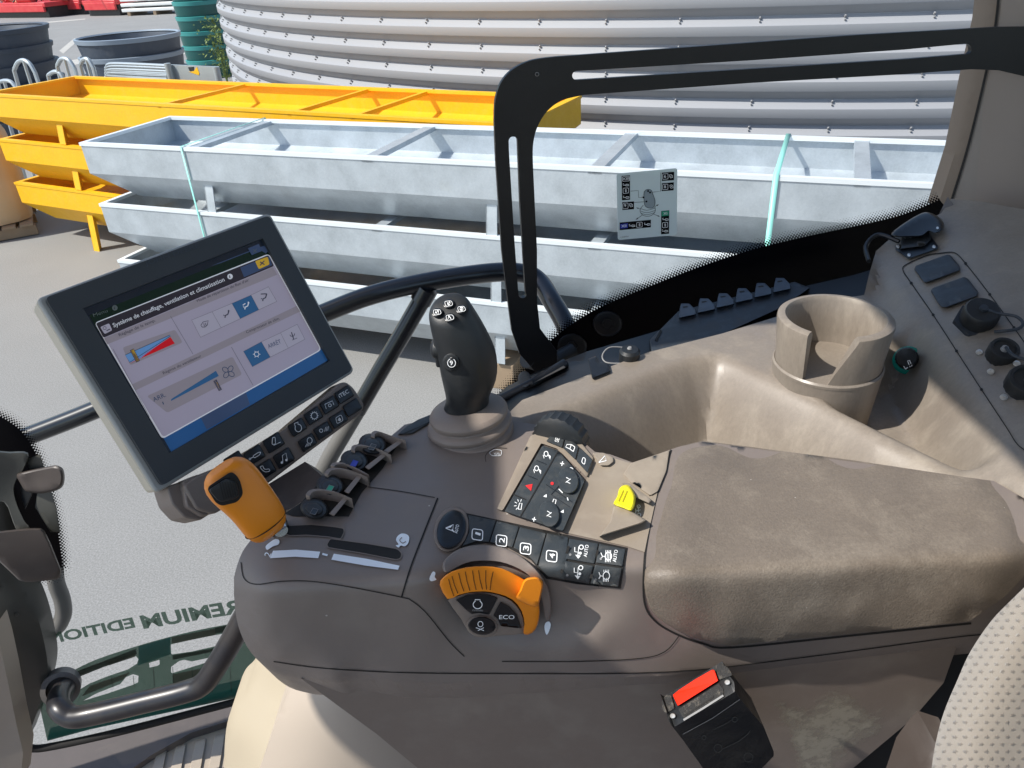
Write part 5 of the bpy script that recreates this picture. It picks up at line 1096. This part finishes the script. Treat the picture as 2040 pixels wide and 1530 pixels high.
# ================================================================== side shelf
side = thing('side_shelf', Zp(1500, 850, -.46), 'tan moulded side shelf with a deep tray, a cup holder and a socket panel', 'side console')
H0 = -.412
rim = lambda pts, h=H0: [Zp(x, y, h) for x, y in pts]
PA = rim([(1015, 862), (1090, 822), (1180, 786), (1290, 742), (1370, 714), (1430, 706), (1470, 722), (1560, 765), (1640, 803), (1760, 874), (1900, 944), (2000, 990), (2110, 1040), (2110, 1250), (1000, 1150)])
PBs = rim([(1690, 690), (1770, 672), (1822, 668), (1850, 690), (1890, 755), (1940, 840), (1985, 915), (1992, 940), (1965, 952), (1900, 930), (1760, 862), (1660, 812), (1610, 770)])
PP = [Zp(1725, 540, -.39), Zp(1748, 505, -.385), Zp(1790, 545, -.385), Zp(1830, 604, -.385), Zp(1880, 690, -.385), Zp(1945, 800, -.385), Zp(2020, 905, -.385), Zp(2130, 1050, -.385), np.array([1.2, .4, 0]), np.array([1.2, 1.6, 0]), np.array([.45, 1.6, 0]), Zp(1700, 500, -.39)]
def shelf_h(X, Y):
    dA, dB, dP = polyd(X, Y, PA), polyd(X, Y, PBs), polyd(X, Y, PP)
    h = np.full(X.shape, H0)
    h = h - .09 * sm((dA + .004) / .07) - .035 * sm((dA - .02) / .12) - .048 * sm((dB + .004) / .045)
    h = h + .024 * sm((dP + .03) / .032) + .10 * (1 - np.exp(-np.maximum(dP - .003, 0) * .50 / .10))
    return h
HF = Height(-.12, 1.34, .36, 1.25, .004, shelf_h); A_ = B_ = C_ = HF
OUT = [Zp(985, 850, H0), Zp(1040, 797, H0), Zp(1290, 702, H0), Zp(1440, 664, H0), Zp(1560, 627, H0), Zp(1640, 597, H0), Zp(1728, 556, -.39)] + [HF.at(1745, 500), HF.at(1775, 474), HF.at(1830, 448), HF.at(1875, 425), HF.at(1895, 396), HF.at(1960, 402), HF.at(2060, 420)] + [O + (.9, 1.08, 0), O + (1.3, 1.1, 0), O + (1.3, .40, 0), O + (.5, .44, 0), O + (-.02, .47, 0), O + (-.05, .56, 0)]
OP = [np.array(p[:2]) for p in OUT]; den = []
for i in range(len(OP)):
    a_, c_ = OP[i], OP[(i + 1) % len(OP)]; k = max(1, int(np.linalg.norm(c_ - a_) / .005)); den += [a_ + (c_ - a_) * j / k for j in range(k)]
nd = len(den); GX, GY = np.meshgrid(np.arange(-.12, 1.31, .0056), np.arange(.38, 1.2, .0056)); gd = polyd(GX, GY, OUT); pts2 = den + [np.array(q) for q in zip(GX[gd > .003], GY[gd > .003])]
res = delaunay_2d_cdt([Vector(p) for p in pts2], [(i, (i + 1) % nd) for i in range(nd)], [], 0, 1e-5)
vv = np.array([(p[0], p[1]) for p in res[0]]); ff = [tuple(f) for f in res[2]]; cen = np.array([vv[list(f)].mean(0) for f in ff]); ki = polyd(cen[:, 0], cen[:, 1], OUT) > 0
zz = HF.z(vv[:, 0], vv[:, 1]); b = MB(); b.add([(x, y, CH + h) for (x, y), h in zip(vv, zz)] + [(vv[i][0], vv[i][1], CH + zz[i] - .03) for i in range(nd)], [f for f, k in zip(ff, ki) if k] + [(i, (i + 1) % nd, len(vv) + (i + 1) % nd, len(vv) + i) for i in range(nd)], 'shelf_plastic')
b.build('shelf_shell', side, fix=True)
b = MB()
pl_ = lambda l=.005: None
def CK(pts, wd, m='seam_black', l=.0016): b.stroke(C_, [tuple(p) for p in catmull(pts, 4)], wd, m, l)
CK([z7(*p) for p in ((660, 345), (560, 360), (420, 420), (395, 460), (450, 545), (595, 755), (750, 995), (915, 1250), (1080, 1500), (1160, 1620), (1260, 1680))], 2)
CK([z7(*p) for p in ((660, 345), (740, 345), (810, 415), (970, 620), (1130, 840), (1300, 1080))], 2)
for p in ((450, 545), (595, 755), (750, 995), (915, 1250), (810, 415), (970, 620), (1130, 840)): b.poly(C_, circ(*z7(*p), 3.2, n=8), 'seam_black', .002)
b.build('panel_seam', side)
for pts in (zs(z7, (468, 455), (480, 430), (690, 355), (712, 362), (770, 430), (775, 460), (560, 540), (535, 542), (510, 510), (490, 480)), zs(z7, (578, 600), (590, 578), (800, 503), (825, 515), (892, 600), (890, 630), (680, 708), (650, 705), (620, 670), (600, 630))):
    b = MB(); b.bump(C_, rnd(pts, 3), .010, 'socket_blue', .1, .003); b.build('socket_cover', side)
b = MB(); cx, cy = z7(880, 770); N_ = Vector((-.14, -.42, .9)).normalized(); base = V(C_.at(cx, cy + 12, .004))
b.lathe(base, N_, [(0.0, 0), (.0225, 0), (.0225, .005), (.0, .0055)], 'socket_blue', n=6); b.lathe(base, N_, [(.017, .004), (.0175, .014), (.0172, .02), (.015, .0225), (0, .023)], 'rubber_black', n=36, gear=(-.0006, .017)); b.lathe(base + N_ * .023, N_, [(.004, 0), (.0038, .003), (0, .0035)], 'socket_blue', n=14)
b.tube(catmull([base + N_ * .024, V(C_.at(*z7(1020, 745), .030)), V(C_.at(*z7(1140, 765), .02)), V(C_.at(*z7(1190, 810), .012)), V(C_.at(*z7(1150, 850), .008)), V(C_.at(*z7(1000, 868), .007))], 6), .0016, 'socket_blue', n=8); b.build('round_socket', side)
for (px_, py_, r) in ((1040, 1030, .0135), (1195, 1235, .0165)):
    b = MB(); base = V(C_.at(*z7(px_, py_), .004)); b.lathe(base, N_, [(r, 0), (r, .011), (r * .92, .0135), (r * .75, .0135), (r * .7, .011), (0, .011)], 'rubber_black', n=36, gear=(-.0005, r * .95)); b.lathe(base + N_ * .011, N_, [(.0035, 0), (.003, .003), (0, .0032)], 'mark_grey', n=12)
    b.tube(catmull([base + N_ * .015, V(C_.at(*z7(px_ + 80, py_ - 10), .02)), V(C_.at(*z7(px_ + 160, py_ + 20), .014)), V(C_.at(*z7(px_ + 260, py_ + 40), .008))], 5), .0015, 'socket_blue', n=8); b.build('round_socket', side)
for p in ((900, 1005), (1148, 1080), (976, 1133), (1062, 1302)):
    b = MB(); base = V(C_.at(*z7(*p), .004)); b.lathe(base, N_, [(.0032, 0), (.0028, .0015), (.0012, .0018), (.001, .0008), (0, .0008)], 'screw_white', n=14); b.build('screw', side)
# latch block on the shelf corner
b = MB(); kp = [z7(*p) for p in ((345, 300), (560, 205), (630, 300), (625, 318), (430, 385), (345, 325))]; b.bump(C_, kp, .008, 'key_black', .03, .002)
for p in ((362, 302), (600, 303), (435, 358)): b.bump(C_, circ(*z7(*p), 4, n=12), .0105, 'screw_white', .3, .008)
b.bump(C_, zs(z7, (380, 320), (385, 230), (570, 180), (580, 260), (540, 300)), .016, 'rubber_black', .15, .004)
b.bump(C_, [tuple(p) for p in catmull(zs(z7, (318, 215), (400, 150), (500, 90), (560, 75), (630, 105), (668, 150), (660, 190), (620, 215), (570, 200), (520, 235), (420, 240), (340, 240)), 3, True)], .032, 'key_black', .12, .014)
b.bump(C_, circ(*z7(624, 180), 3.5, n=10), .034, 'screw_white', .3, .03)
b.tube(catmull([V(C_.at(*z7(370, 270), .012)), V(C_.at(*z7(230, 225), .02)), V(C_.at(*z7(150, 300), .012)), V(C_.at(*z7(170, 400), .006))], 6), .003, 'key_black', n=8); b.build('catch', side)
# power knob with the teal ring
b = MB(); c = V(B_.at(*z7(430, 1060), .002)); N2 = (V(O) - c + Vector((-.05, .1, .1))).normalized(); b.lathe(c, N2, [(0, 0), (.0145, 0), (.0155, .004), (.013, .007), (.011, .007)], 'teal', n=36); b.lathe(c, N2, [(.0105, .004), (.0108, .007), (.0105, .009)], 'mark_pale', n=30)
kc = c + N2 * .009; b.lathe(kc, N2, [(.010, 0), (.0115, .002), (.0115, .016), (.0095, .0185), (.007, .0175), (0, .0175)], 'rubber_black', n=44, gear=(-.0005, .0112))
KN = Plane(np.array(kc + N2 * .0178), np.array(N2)); x, y = 1809, 727; b.stroke(KN, [(x - 9, y + 2), (x - 5, y + 8), (x - 1, y + 5)], 2.2, 'mark_white', .0003); b.stroke(KN, [(x - 1, y - 8), (x + 4, y + 4), (x + 8, y + 2), (x + 3, y - 9), (x - 1, y - 8)], 1.8, 'mark_white', .0003); b.build('lighter_knob', side)
# cup holder: tapered cup with a slot on the near side
c = (np.array(Zp(1550, 628, -.345)) + np.array(Zp(1782, 628, -.345))) / 2; c[1] = np.array(Zp(1665, 628, -.345))[1]; Ro = np.linalg.norm(np.array(Zp(1550, 628, -.345)) - np.array(Zp(1782, 628, -.345))) / 2 * .985
def cupwall(bb, prof, m, n=72):
    a0, a1 = R_(-138), R_(-112); vs = []; ang = []
    for k in range(n + 1):
        ang.append(a1 + (2 * math.pi - (a1 - a0)) * k / n)
    np_ = len(prof)
    for i_, a in enumerate(ang):
        for (r, z) in prof:
            # slot widens towards the top
            dz = min(1, max(0, (z + .052) / .052)); tgt = a
            if i_ < 6 or i_ > n - 6: pass
            if i_ <= 14: tgt = a + R_(24) * (1 - i_ / 14) * dz
            vs.append(c + np.array([r * math.cos(tgt), r * math.sin(tgt), z]))
    fs = [(i * np_ + j, (i + 1) * np_ + j, (i + 1) * np_ + (j + 1) % np_, i * np_ + (j + 1) % np_) for i in range(n) for j in range(np_)]
    fs += [tuple(range(np_)), tuple(range(n * np_, (n + 1) * np_))[::-1]]; bb.add(vs, fs, m)
b = MB(); R2 = Ro; cupwall(b, [(R2 - .003, .0), (R2, -.002), (R2 + .0005, -.005), (R2 * .955, -.04), (R2 * .94, -.054), (R2 * .83, -.054), (R2 * .84, -.04), (R2 - .0095, -.004), (R2 - .007, 0)], 'shelf_plastic')
b.lathe(c, (0, 0, 1), [(R2 * .985, -.056), (R2 * .99, -.053), (R2 * .96, -.051), (R2 * .92, -.053), (0, -.053)], 'shelf_plastic', n=64)
b.lathe(c, (0, 0, 1), [(R2 * .98, -.055), (R2 * .87, -.13), (R2 * .8, -.16)], 'shelf_plastic', n=64); b.build('cup_holder', side)

# ---- trim and small things between shelf and glass
tr = thing('window_trim', Yp(1400, 650, .85), 'black trim along the foot of the side window with a row of seven clips', 'trim')
T_ = Surf([(990, 800, 'y', .80), (1100, 720, 'y', .86), (1200, 680, 'y', .88), (1400, 610, 'y', .93), (1600, 560, 'y', .97), (1740, 530, 'y', .99), (1050, 800, 'y', .74), (1300, 700, 'y', .83), (1600, 620, 'y', .90), (1750, 560, 'y', .95)])
b = MB(); b.patch(T_, [(975, 800), (1010, 770), (1080, 735), (1170, 700), (1290, 665), (1420, 625), (1560, 580), (1700, 548), (1760, 530), (1760, 590), (1640, 625), (1440, 690), (1290, 725), (1060, 810), (1000, 830)], 'frame_black', 14, (0, 0, -.02)); b.build('trim_strip', tr)
z8b = lambda x, y: (1140 + x / 3.923, 500 + y / 3.923)
b = MB(); b.bump(T_, zs(z8b, (600, 700), (830, 470), (1740, 240), (1860, 290), (1640, 440), (1200, 640), (620, 805)), .03, 'socket_blue', .02, .0, 2); b.bump(T_, zs(z8b, (640, 700), (690, 610), (705, 620), (660, 710)), .032, 'seam_black', .1, .028, 2); b.build('clip_base', tr)
for k in range(6):
    x0 = 830 + k * 148; y0 = 500 - k * 40; b = MB()
    b.bump(T_, zs(z8b, (x0, y0 + 25), (x0 + 10, y0 - 50), (x0 + 20, y0 - 90), (x0 + 85, y0 - 90), (x0 + 135, y0 - 40), (x0 + 140, y0 - 5)), .042, 'clip_blue', .06, .028, 2)
    b.bump(T_, zs(z8b, (x0 + 30, y0 - 65), (x0 + 70, y0 - 72), (x0 + 75, y0 - 62), (x0 + 35, y0 - 55)), .0425, 'seam_black', .05, .041); b.build('clip', tr)
sk = thing('capped_socket', A_.at(1255, 703), 'small black capped socket with a wire loop on the window side of the shelf', 'socket')
b = MB(); base = V(A_.at(1254, 712, .0)); b.lathe(base, (0, -.1, 1), [(.0115, -.004), (.0115, .008), (.009, .011), (0, .011)], 'rubber_black', n=28); b.lathe(base + Vector((0, 0, .011)), (0, 0, 1), [(.003, 0), (.002, .002), (0, .002)], 'mark_grey', n=10); b.build('cap', sk)
b = MB(); b.tube(catmull([Yp(1250, 693, .79), Yp(1215, 692, .79), Yp(1200, 708, .78), Yp(1208, 722, .77), Yp(1240, 724, .765)], 6), .0008, 'mark_grey', n=6); b.build('wire_loop', sk)
b = MB(); b.bump(A_, zs(z8b, (120, 845), (185, 820), (215, 870), (285, 880), (300, 940), (155, 998), (140, 920)), .008, 'frame_black', .08, -.002, 2); b.build('flap', sk)
dr = thing('latch_rod', A_.at(1080, 790), 'dull black rod and clamp at the lower corner of the side window', 'rod')
b = MB(); b.tube([T_.at(905, 850, .01), T_.at(1000, 795, .01), T_.at(1060, 765, .01), T_.at(1125, 725, .012)], .0065, 'frame_black', n=12); b.bump(T_, circ(1045, 756, 14, 17, 14), .02, 'clamp_grey', .25, 0); b.bump(T_, [(1055, 750), (1120, 722), (1128, 732), (1062, 765)], .018, 'clamp_grey', .15, 0, 2); b.build('rod', dr)

# ---- black slotted bracket across the window
BPt = np.array([0, .86, CH]); BP = Plane(BPt, (.22, -1, 0))
arcO = [tuple(p) for p in catmull([(1110, 113), (1060, 120), (1022, 138), (998, 165), (987, 200), (985, 240)], 4)]
arcI = [tuple(p) for p in catmull([(1062, 330), (1062, 290), (1070, 255), (1090, 222), (1120, 200), (1165, 189)], 4)]
br_o = [(2110, 52), (1985, 54), (1700, 70)] + arcO + [(988, 320), (1000, 500), (1012, 600), (1020, 660), (1035, 705), (1070, 745), (1110, 745), (1110, 700), (1076, 655), (1070, 600), (1070, 500)] + arcI + [(1500, 165), (1800, 148), (1935, 138), (1990, 140), (2110, 168)]
slot1 = [tuple(p) for p in arc(1149, 150.5, 9, 90, 270, 8)] + [(1500, 120), (1800, 99)] + [tuple(p) for p in arc(1925, 98, 11, -90, 60, 6)] + [(1800, 118), (1500, 137)]
slot2 = [tuple(p) for p in arc(1022.5, 281, 9, 180, 360, 8)] + [(1036, 400), (1047, 584)] + [tuple(p) for p in arc(1041, 586, 8, 0, 180, 8)] + [(1025, 480), (1014, 300)]
bk = thing('window_bracket', BP.at(1030, 300), 'flat black slotted metal bracket bent across the upper part of the window', 'bracket')
b = MB(); b.plate(BP, br_o, [slot1, slot2], 'frame_black', th=.006); b.build('slotted_plate', bk, bevel=.0008)
b = MB(); b.bump(BP, circ(1070, 148, 4.5, n=12), .002, 'mark_grey', .4); b.bump(BP, circ(1070, 148, 3, n=12), .003, 'frame_black', .2); b.build('rivet', bk)
b = MB(); b.tube([BP.at(1050, 715, -.01), BP.at(1090, 728, -.03), BP.at(1140, 700, -.05)], .012, 'frame_black', n=14); b.build('foot', bk)

# ---- sticker on the glass
st = thing('instruction_sticker', W(1288, 408, .003), 'transparent sticker on the glass with a joystick diagram and black key symbols', 'sticker')
b = MB(); b.plate(WP, rnd(zs(z6, (255, 235), (1345, 135), (1335, 1330), (280, 1425)), 5), [], 'sticker_film', lift=.002, th=.0006)
l = .0024; bp_ = lambda pts, m, ll=l: b.poly(WP, zs(z6, *pts), m, ll); bsx = lambda pts, wd, m='key_black', ll=l, cl=False: b.stroke(WP, zs(z6, *pts), wd, m, ll, cl)
bp_(((345, 275), (495, 262), (497, 700), (352, 712)), 'frit'); bp_(((355, 745), (568, 730), (568, 870), (360, 887)), 'frit'); bp_(((1070, 215), (1287, 200), (1285, 350), (1068, 365)), 'frit'); bp_(((1068, 405), (1282, 388), (1278, 532), (1065, 548)), 'frit')
bp_(((310, 1110), (872, 1060), (870, 1195), (312, 1248)), 'frit'); bp_(((1055, 905), (1200, 890), (1195, 1310), (1052, 1322)), 'frit'); bp_(((1062, 912), (1195, 898), (1192, 985), (1060, 998)), 'mark_green', l + .0003); bp_(((322, 1138), (458, 1124), (456, 1205), (324, 1220)), 'mark_blue', l + .0003)
ll = l + .0006
def tx(s, a, c, h): b.text(WP, s, z6(*a), z6(*c), h, 'mark_white', ll, True)
tx('XIII', (362, 352), (482, 340), 5); tx('6', (1108, 308), (1145, 304), 5.5); tx('8', (1108, 495), (1145, 491), 5.5); tx('9', (392, 832), (430, 829), 5.5); tx('XI', (1095, 972), (1165, 965), 5); tx('XII', (342, 1197), (432, 1188), 5)
for q in (((358, 290), (486, 280), (488, 362), (360, 372)), ((1082, 240), (1178, 232), (1178, 328), (1082, 338)), ((1080, 428), (1176, 420), (1176, 515), (1080, 524)), ((368, 765), (462, 758), (462, 855), (368, 864)), ((372, 495), (470, 488), (470, 580), (372, 590)), ((615, 1110), (715, 1100), (715, 1190), (615, 1200)), ((1078, 1112), (1172, 1104), (1172, 1195), (1078, 1204))): b.stroke(WP, rnd(zs(z6, *q), 2), .8, 'mark_white', ll, True)
for (x, y) in ((425, 440), (430, 662), (535, 1170), (808, 1145), (1135, 1058), (1125, 1265)): bsx(((x - 55, y), (x - 10, y), (x, y - 16), (x + 50, y - 12), (x + 52, y + 8), (x, y + 14), (x - 10, y)), 1.1, 'mark_white', ll); bsx(((x - 60, y - 20), (x - 40, y - 26)), 1, 'mark_white', ll)
for (x, y) in ((1232, 280), (1240, 465), (515, 800)): bsx(((x - 30, y - 25), (x + 5, y - 30), (x + 25, y - 10), (x + 30, y + 20), (x - 10, y + 30), (x - 25, y + 5)), 1, 'mark_white', ll, True); bsx(((x - 10, y), (x + 10, y - 5)), 1.4, 'mark_white', ll)
for (x, y) in ((420, 540), (668, 1150), (1128, 1155)): bsx(((x - 8, y + 25), (x - 8, y - 25), (x + 8, y - 25), (x + 8, y + 25)), 1, 'mark_white', ll, True)
b.poly(WP, [tuple(p) for p in catmull(zs(z6, (745, 610), (760, 545), (815, 515), (875, 530), (905, 600), (945, 720), (930, 820), (880, 852), (800, 840), (755, 780)), 3, True)], 'stick_grey', l); b.stroke(WP, [tuple(p) for p in catmull(zs(z6, (745, 610), (760, 545), (815, 515), (875, 530), (905, 600), (945, 720), (930, 820), (880, 852), (800, 840), (755, 780)), 3, True)], .9, 'key_black', l + .0002, True)
b.stroke(WP, [tuple(p) for p in catmull(zs(z6, (735, 800), (685, 860), (680, 920), (730, 980), (820, 998), (900, 970), (950, 900), (940, 830)), 3)], .9, 'key_black', l)
for yy in (860, 905, 940): b.stroke(WP, [tuple(p) for p in catmull(zs(z6, (690, yy), (800, yy + 30), (945, yy - 10)), 3)], .8, 'key_black', l)
for (x, y, r) in ((820, 545, 2), (855, 572, 2), (790, 733, 2), (738, 660, 2)): b.poly(WP, circ(*z6(x, y), r, n=10), 'frit', l + .0003)
for q in (((505, 548), (645, 535), (652, 662), (728, 658)), ((570, 750), (720, 740), (780, 735)), ((900, 565), (1045, 548), (1048, 215)), ((685, 868), (610, 845)), ((945, 825), (1010, 785)), ((715, 978), (600, 1058)), ((910, 955), (1028, 1003))): bsx(q, .8)
for (x, y, dx, dy) in ((610, 845, -1, -.3), (1010, 785, 1, -.6), (600, 1058, -1, .7), (1028, 1003, 1, .4)): bp_(((x, y), (x - dx * 35 - dy * 12, y - dy * 35 + dx * 12), (x - dx * 35 + dy * 12, y - dy * 35 - dx * 12)), 'key_black')
b.text(WP, 'L208904', z6(330, 1388), z6(470, 1370), 3, 'mark_grey', l); b.build('sticker_face', st)

# ---- rear pillar
pil = thing('cab_pillar', Yp(1980, 250, 1.05), 'wide grey brown cab pillar with a narrow trim strip beside the window', 'pillar')
P_ = Surf([(x, y, 'y', 1.12 - .05 * math.sin(min(1, max(0, x - 1900) / 460.) * 3.1416) - (x - 1880) * .0003 - .00002 * y) for x in (1880, 1960, 2040, 2120, 2230, 2340) for y in (-40, 120, 280, 440)])
b = MB(); b.patch(P_, [(1995, -60), (1985, 50), (1965, 150), (1930, 290), (1898, 395), (1920, 425), (1980, 455), (2040, 468), (2330, 470), (2330, -60)], 'pillar_plastic', 16, (.03, .03, 0)); b.build('pillar_cover', pil)
b = MB(); b.patch(P_, [(1974, -60), (1962, 40), (1936, 150), (1904, 300), (1868, 412), (1884, 428), (1896, 396), (1928, 290), (1962, 150), (1982, 50), (1992, -60)], 'pillar_trim', 14, (0, .03, 0), lift=-.006); b.build('trim_strip', pil)
b = MB(); b.stroke(P_, [tuple(p) for p in catmull([(1994, -60), (1983, 50), (1963, 150), (1929, 290), (1896, 398)], 4)], 5, 'seam_black', .002); b.build('seal', pil)
F_ = Surf([(1890, 400, 'y', 1.0), (1960, 440, 'y', .98), (2060, 460, 'y', .96), (1870, 450, 'y', .98), (1950, 500, 'y', .95), (2060, 530, 'y', .93), (2110, 490, 'y', .94)])
b = MB(); b.patch(F_, [tuple(p) for p in catmull([(1888, 392), (1915, 422), (1980, 452), (2040, 466), (2130, 470)], 3)] + [(2130, 530), (2040, 508), (1960, 480), (1890, 440), (1872, 424)], 'pillar_trim2', 14, (0, 0, -.02), lift=.004); b.build('foot_ring', pil)

# ---- seat belt buckle
bu = thing('belt_buckle', Yp(1430, 1420, .38), 'black seat belt buckle with a red release button against the console side', 'buckle')
zk2 = lambda x, y: (1280 + x / 6.119, 1280 + y / 6.119)
FP = Plane(Yp(1400, 1440, .357), (.10, -.985, -.12))
bkv = Vector((-.003, .024, .003)); _a, _b = V(FP.at(*zk2(390, 1032))), V(FP.at(*zk2(1130, 598))); TPn = Plane(np.array(_a) , np.array((_b - _a).cross(bkv)))
b = MB(); topq = zs(zk2, (290, 860), (1060, 400), (1120, 480), (1130, 600), (390, 1030), (320, 960)); 
b.bump(TPn, rnd(topq, 4), .001, 'buckle_black', .02, -.012, 0)
fq = [np.array(p) for p in zs(zk2, (345, 1000), (390, 1032), (1130, 598), (1200, 700), (1480, 1030), (1600, 1330), (1600, 1385), (1430, 1560), (1300, 1700), (850, 1700), (700, 1480), (500, 1200))]
n = len(fq); fr_ = [V(FP.at(*p)) for p in fq]; bkv = Vector((-.003, .024, .003)); b.add(fr_ + [q + bkv for q in fr_], [tuple(range(n)), tuple(range(n, 2 * n))[::-1]] + [(i, (i + 1) % n, n + (i + 1) % n, n + i) for i in range(n)], 'buckle_black')
FS = FP; st_ = lambda pts, wd, m, l=.0006: b.stroke(FS, zs(zk2, *pts), wd, m, l)
st_(((490, 1120), (850, 925), (1185, 695)), 1.2, 'mark_grey'); st_(((870, 1060), (1020, 990), (1090, 940)), .9, 'groove_grey'); st_(((975, 1300), (1180, 1200), (1280, 1120), (1310, 1080)), 1.2, 'groove_grey')
for (x, y, r) in ((1125, 940, 5), (920, 1290, 8), (750, 1160, 4), (1290, 1400, 9)): b.stroke(FS, circ(*zk2(x, y), r, n=14), 1.3, 'groove_grey', .0006, True)
b.build('housing', bu, bevel=.0025)
b = MB(); b.bump(TPn, rnd(zs(zk2, (368, 640), (440, 580), (640, 450), (850, 330), (880, 335), (925, 465), (430, 775)), 2), .004, 'buckle_red', .04, -.006); b.build('release_button', bu)
b = MB(); b.bump(TPn, rnd(zs(zk2, (880, 285), (960, 255), (1050, 310), (1100, 400), (935, 460)), 3), .002, 'buckle_fuzz', .1, -.012); b.build('shoulder', bu); b = MB(); b.bump(TPn, rnd(zs(zk2, (240, 700), (290, 635), (350, 640), (395, 800), (290, 870), (240, 820)), 3), .002, 'buckle_fuzz', .1, -.012); b.build('shoulder', bu)
b = MB(); b.poly(TPn, zs(zk2, (440, 810), (930, 500), (985, 570), (985, 640), (520, 930), (480, 900)), 'buckle_fuzz', .0018); b.poly(TPn, zs(zk2, (500, 880), (640, 800), (850, 660), (870, 640), (860, 680), (650, 810), (520, 900)), 'seam_black', .0022); b.stroke(TPn, zs(zk2, (500, 945), (740, 800), (985, 645)), 4, 'mark_grey', .0024); b.build('tongue_slot', bu)
for p in ((368, 895), (1035, 485)): b = MB(); b.bump(TPn, circ(*zk2(*p), 6, 5.5, 14), .0035, 'screw_white', .3, 0); b.build('screw', bu)
# ---- seat
se = thing('driver_seat', Yp(2000, 1480, .3), 'beige fabric side bolster of the driver seat with small dark star pattern', 'seat')
b = MB(); sc_pts = [tuple(p) for p in catmull([(2420, 1060), (2250, 1085), (2120, 1130), (2040, 1180), (1985, 1225), (1935, 1295), (1905, 1360), (1880, 1420), (1864, 1480), (1855, 1540), (1850, 1620)], 5)] + [(1850, 1800), (2420, 1800)]
def seat_t(x, y):
    e = min(1, max(0, (x - (1850 + max(0, (1540 - y)) ** 1.55 * .0165)) / 150.)); return .475 - .055 * math.sqrt(max(0, 1 - (1 - e) ** 2)) 
class SeatS:
    def at(s, x, y, lift=0): d = ray(x, y); return O + d * (seat_t(x, y) - lift)
n0 = len(b.v); b.patch(SeatS(), sc_pts, 'seat_fabric', 11, (.10, .09, -.06))
so_ = b.build('bolster', se, fix=False); me = so_.data; uv = me.uv_layers.new(name='UVMap')
def uvw(v):
    q = np.array(v) - O; k = q @ fw; return (float(q @ rt / k * F / 21), float(q @ up / k * F / 14.5))
for lp in me.loops:
    v = me.vertices[lp.vertex_index].co; uv.data[lp.index].uv = uvw(v)
b = MB(); D_ = Surf([(1600, 1530, 'y', .47), (1900, 1300, 'y', .47), (1850, 1500, 'y', .45), (1700, 1600, 'y', .46)]); b.patch(D_, [(1930, 1260), (1960, 1260), (1960, 1620), (1500, 1620), (1700, 1500)], 'seam_black', 24); b.build('seat_gap_shade', se)  # black sheet stands in for the shade in the gap beside the seat
b = MB(); E_ = Surf([(1790, 1500, 'y', .37), (1860, 1430, 'y', .36), (1840, 1540, 'y', .34), (1900, 1500, 'y', .345)]); b.patch(E_, [(1795, 1620), (1822, 1540), (1848, 1505), (1866, 1485), (1910, 1500), (1900, 1620)], 'brown_dark', 12, (0, .03, 0)); b.build('seat_frame', se)

# ---- unseen cab roof; its hatch opening is shaped to place the sun patches
rf = thing('unseen_cab_roof', (.2, 0, CH + .47), 'unseen cab roof with a hatch opening shaped to let sun onto the console', 'roof')
def rbox(x0, x1, y0, y1, nm):
    b = MB(); b.box(((x0 + x1) / 2, (y0 + y1) / 2, CH + HR + .03), (x1 - x0, y1 - y0, .06), 'headliner'); b.build(nm, rf)
HR = .45; HX0, HX1, HY0, HY1 = -.765, -.29, -.8, .58
rbox(-1.12, HX0, -.9, .92, 'front_panel'); rbox(HX1, 1.4, -.9, .92, 'rear_panel'); rbox(HX0, HX1, -.9, HY0, 'left_panel'); rbox(HX0, HX1, HY1, .92, 'right_panel')

# unseen cab floor, linings and seat cushion, added to block bounce light
cf = thing('unseen_cab_floor', (.1, 0, CH - 1.25), 'unseen dark cab floor added to keep ground light out of the cab', 'floor')
b = MB(); b.box((.1, -.06, CH - 1.28), (2.4, 1.62, .06), 'sill'); b.build('floor_plate', cf)
b = MB(); b.box((.1, -.9, CH - .85), (2.4, .05, .9), 'headliner'); b.box((1.32, 0, CH - .75), (.05, 1.75, 1.1), 'headliner'); b.build('shade_lining', cf)
b = MB(); b.box((.72, -.02, CH - .72), (.5, .52, .22), 'seat_dark'); b.build('cushion', se, bevel=.05)

# pale dried dust on the side cover
b = MB(); dol = [tuple(p) for p in catmull([(1520, 1385), (1570, 1372), (1610, 1372), (1640, 1350), (1700, 1352), (1740, 1385), (1790, 1395), (1815, 1420), (1790, 1455), (1745, 1500), (1700, 1535), (1640, 1600), (1580, 1590), (1545, 1500)], 3, True)]
b.patch(LS, dol, 'dust_pale', 9, lift=.0008)
do_ = b.build('dust_stain', con, fix=False); at_ = do_.data.attributes.new('fade', 'FLOAT', 'POINT'); dn_ = np.array(dol)
for v in do_.data.vertices:
    q = np.array(v.co) - O; k = q @ fw; px_ = np.array([1020 + F * (q @ rt) / k, 765 - F * (q @ up) / k]); d_ = 9e9
    for i in range(len(dn_)):
        a, c_ = dn_[i - 1], dn_[i]; e_ = c_ - a; t_ = min(1, max(0, (px_ - a) @ e_ / (e_ @ e_ + 1e-9))); d_ = min(d_, np.linalg.norm(px_ - a - e_ * t_))
    at_.data[v.index].value = min(1.0, d_ / 55) - .25
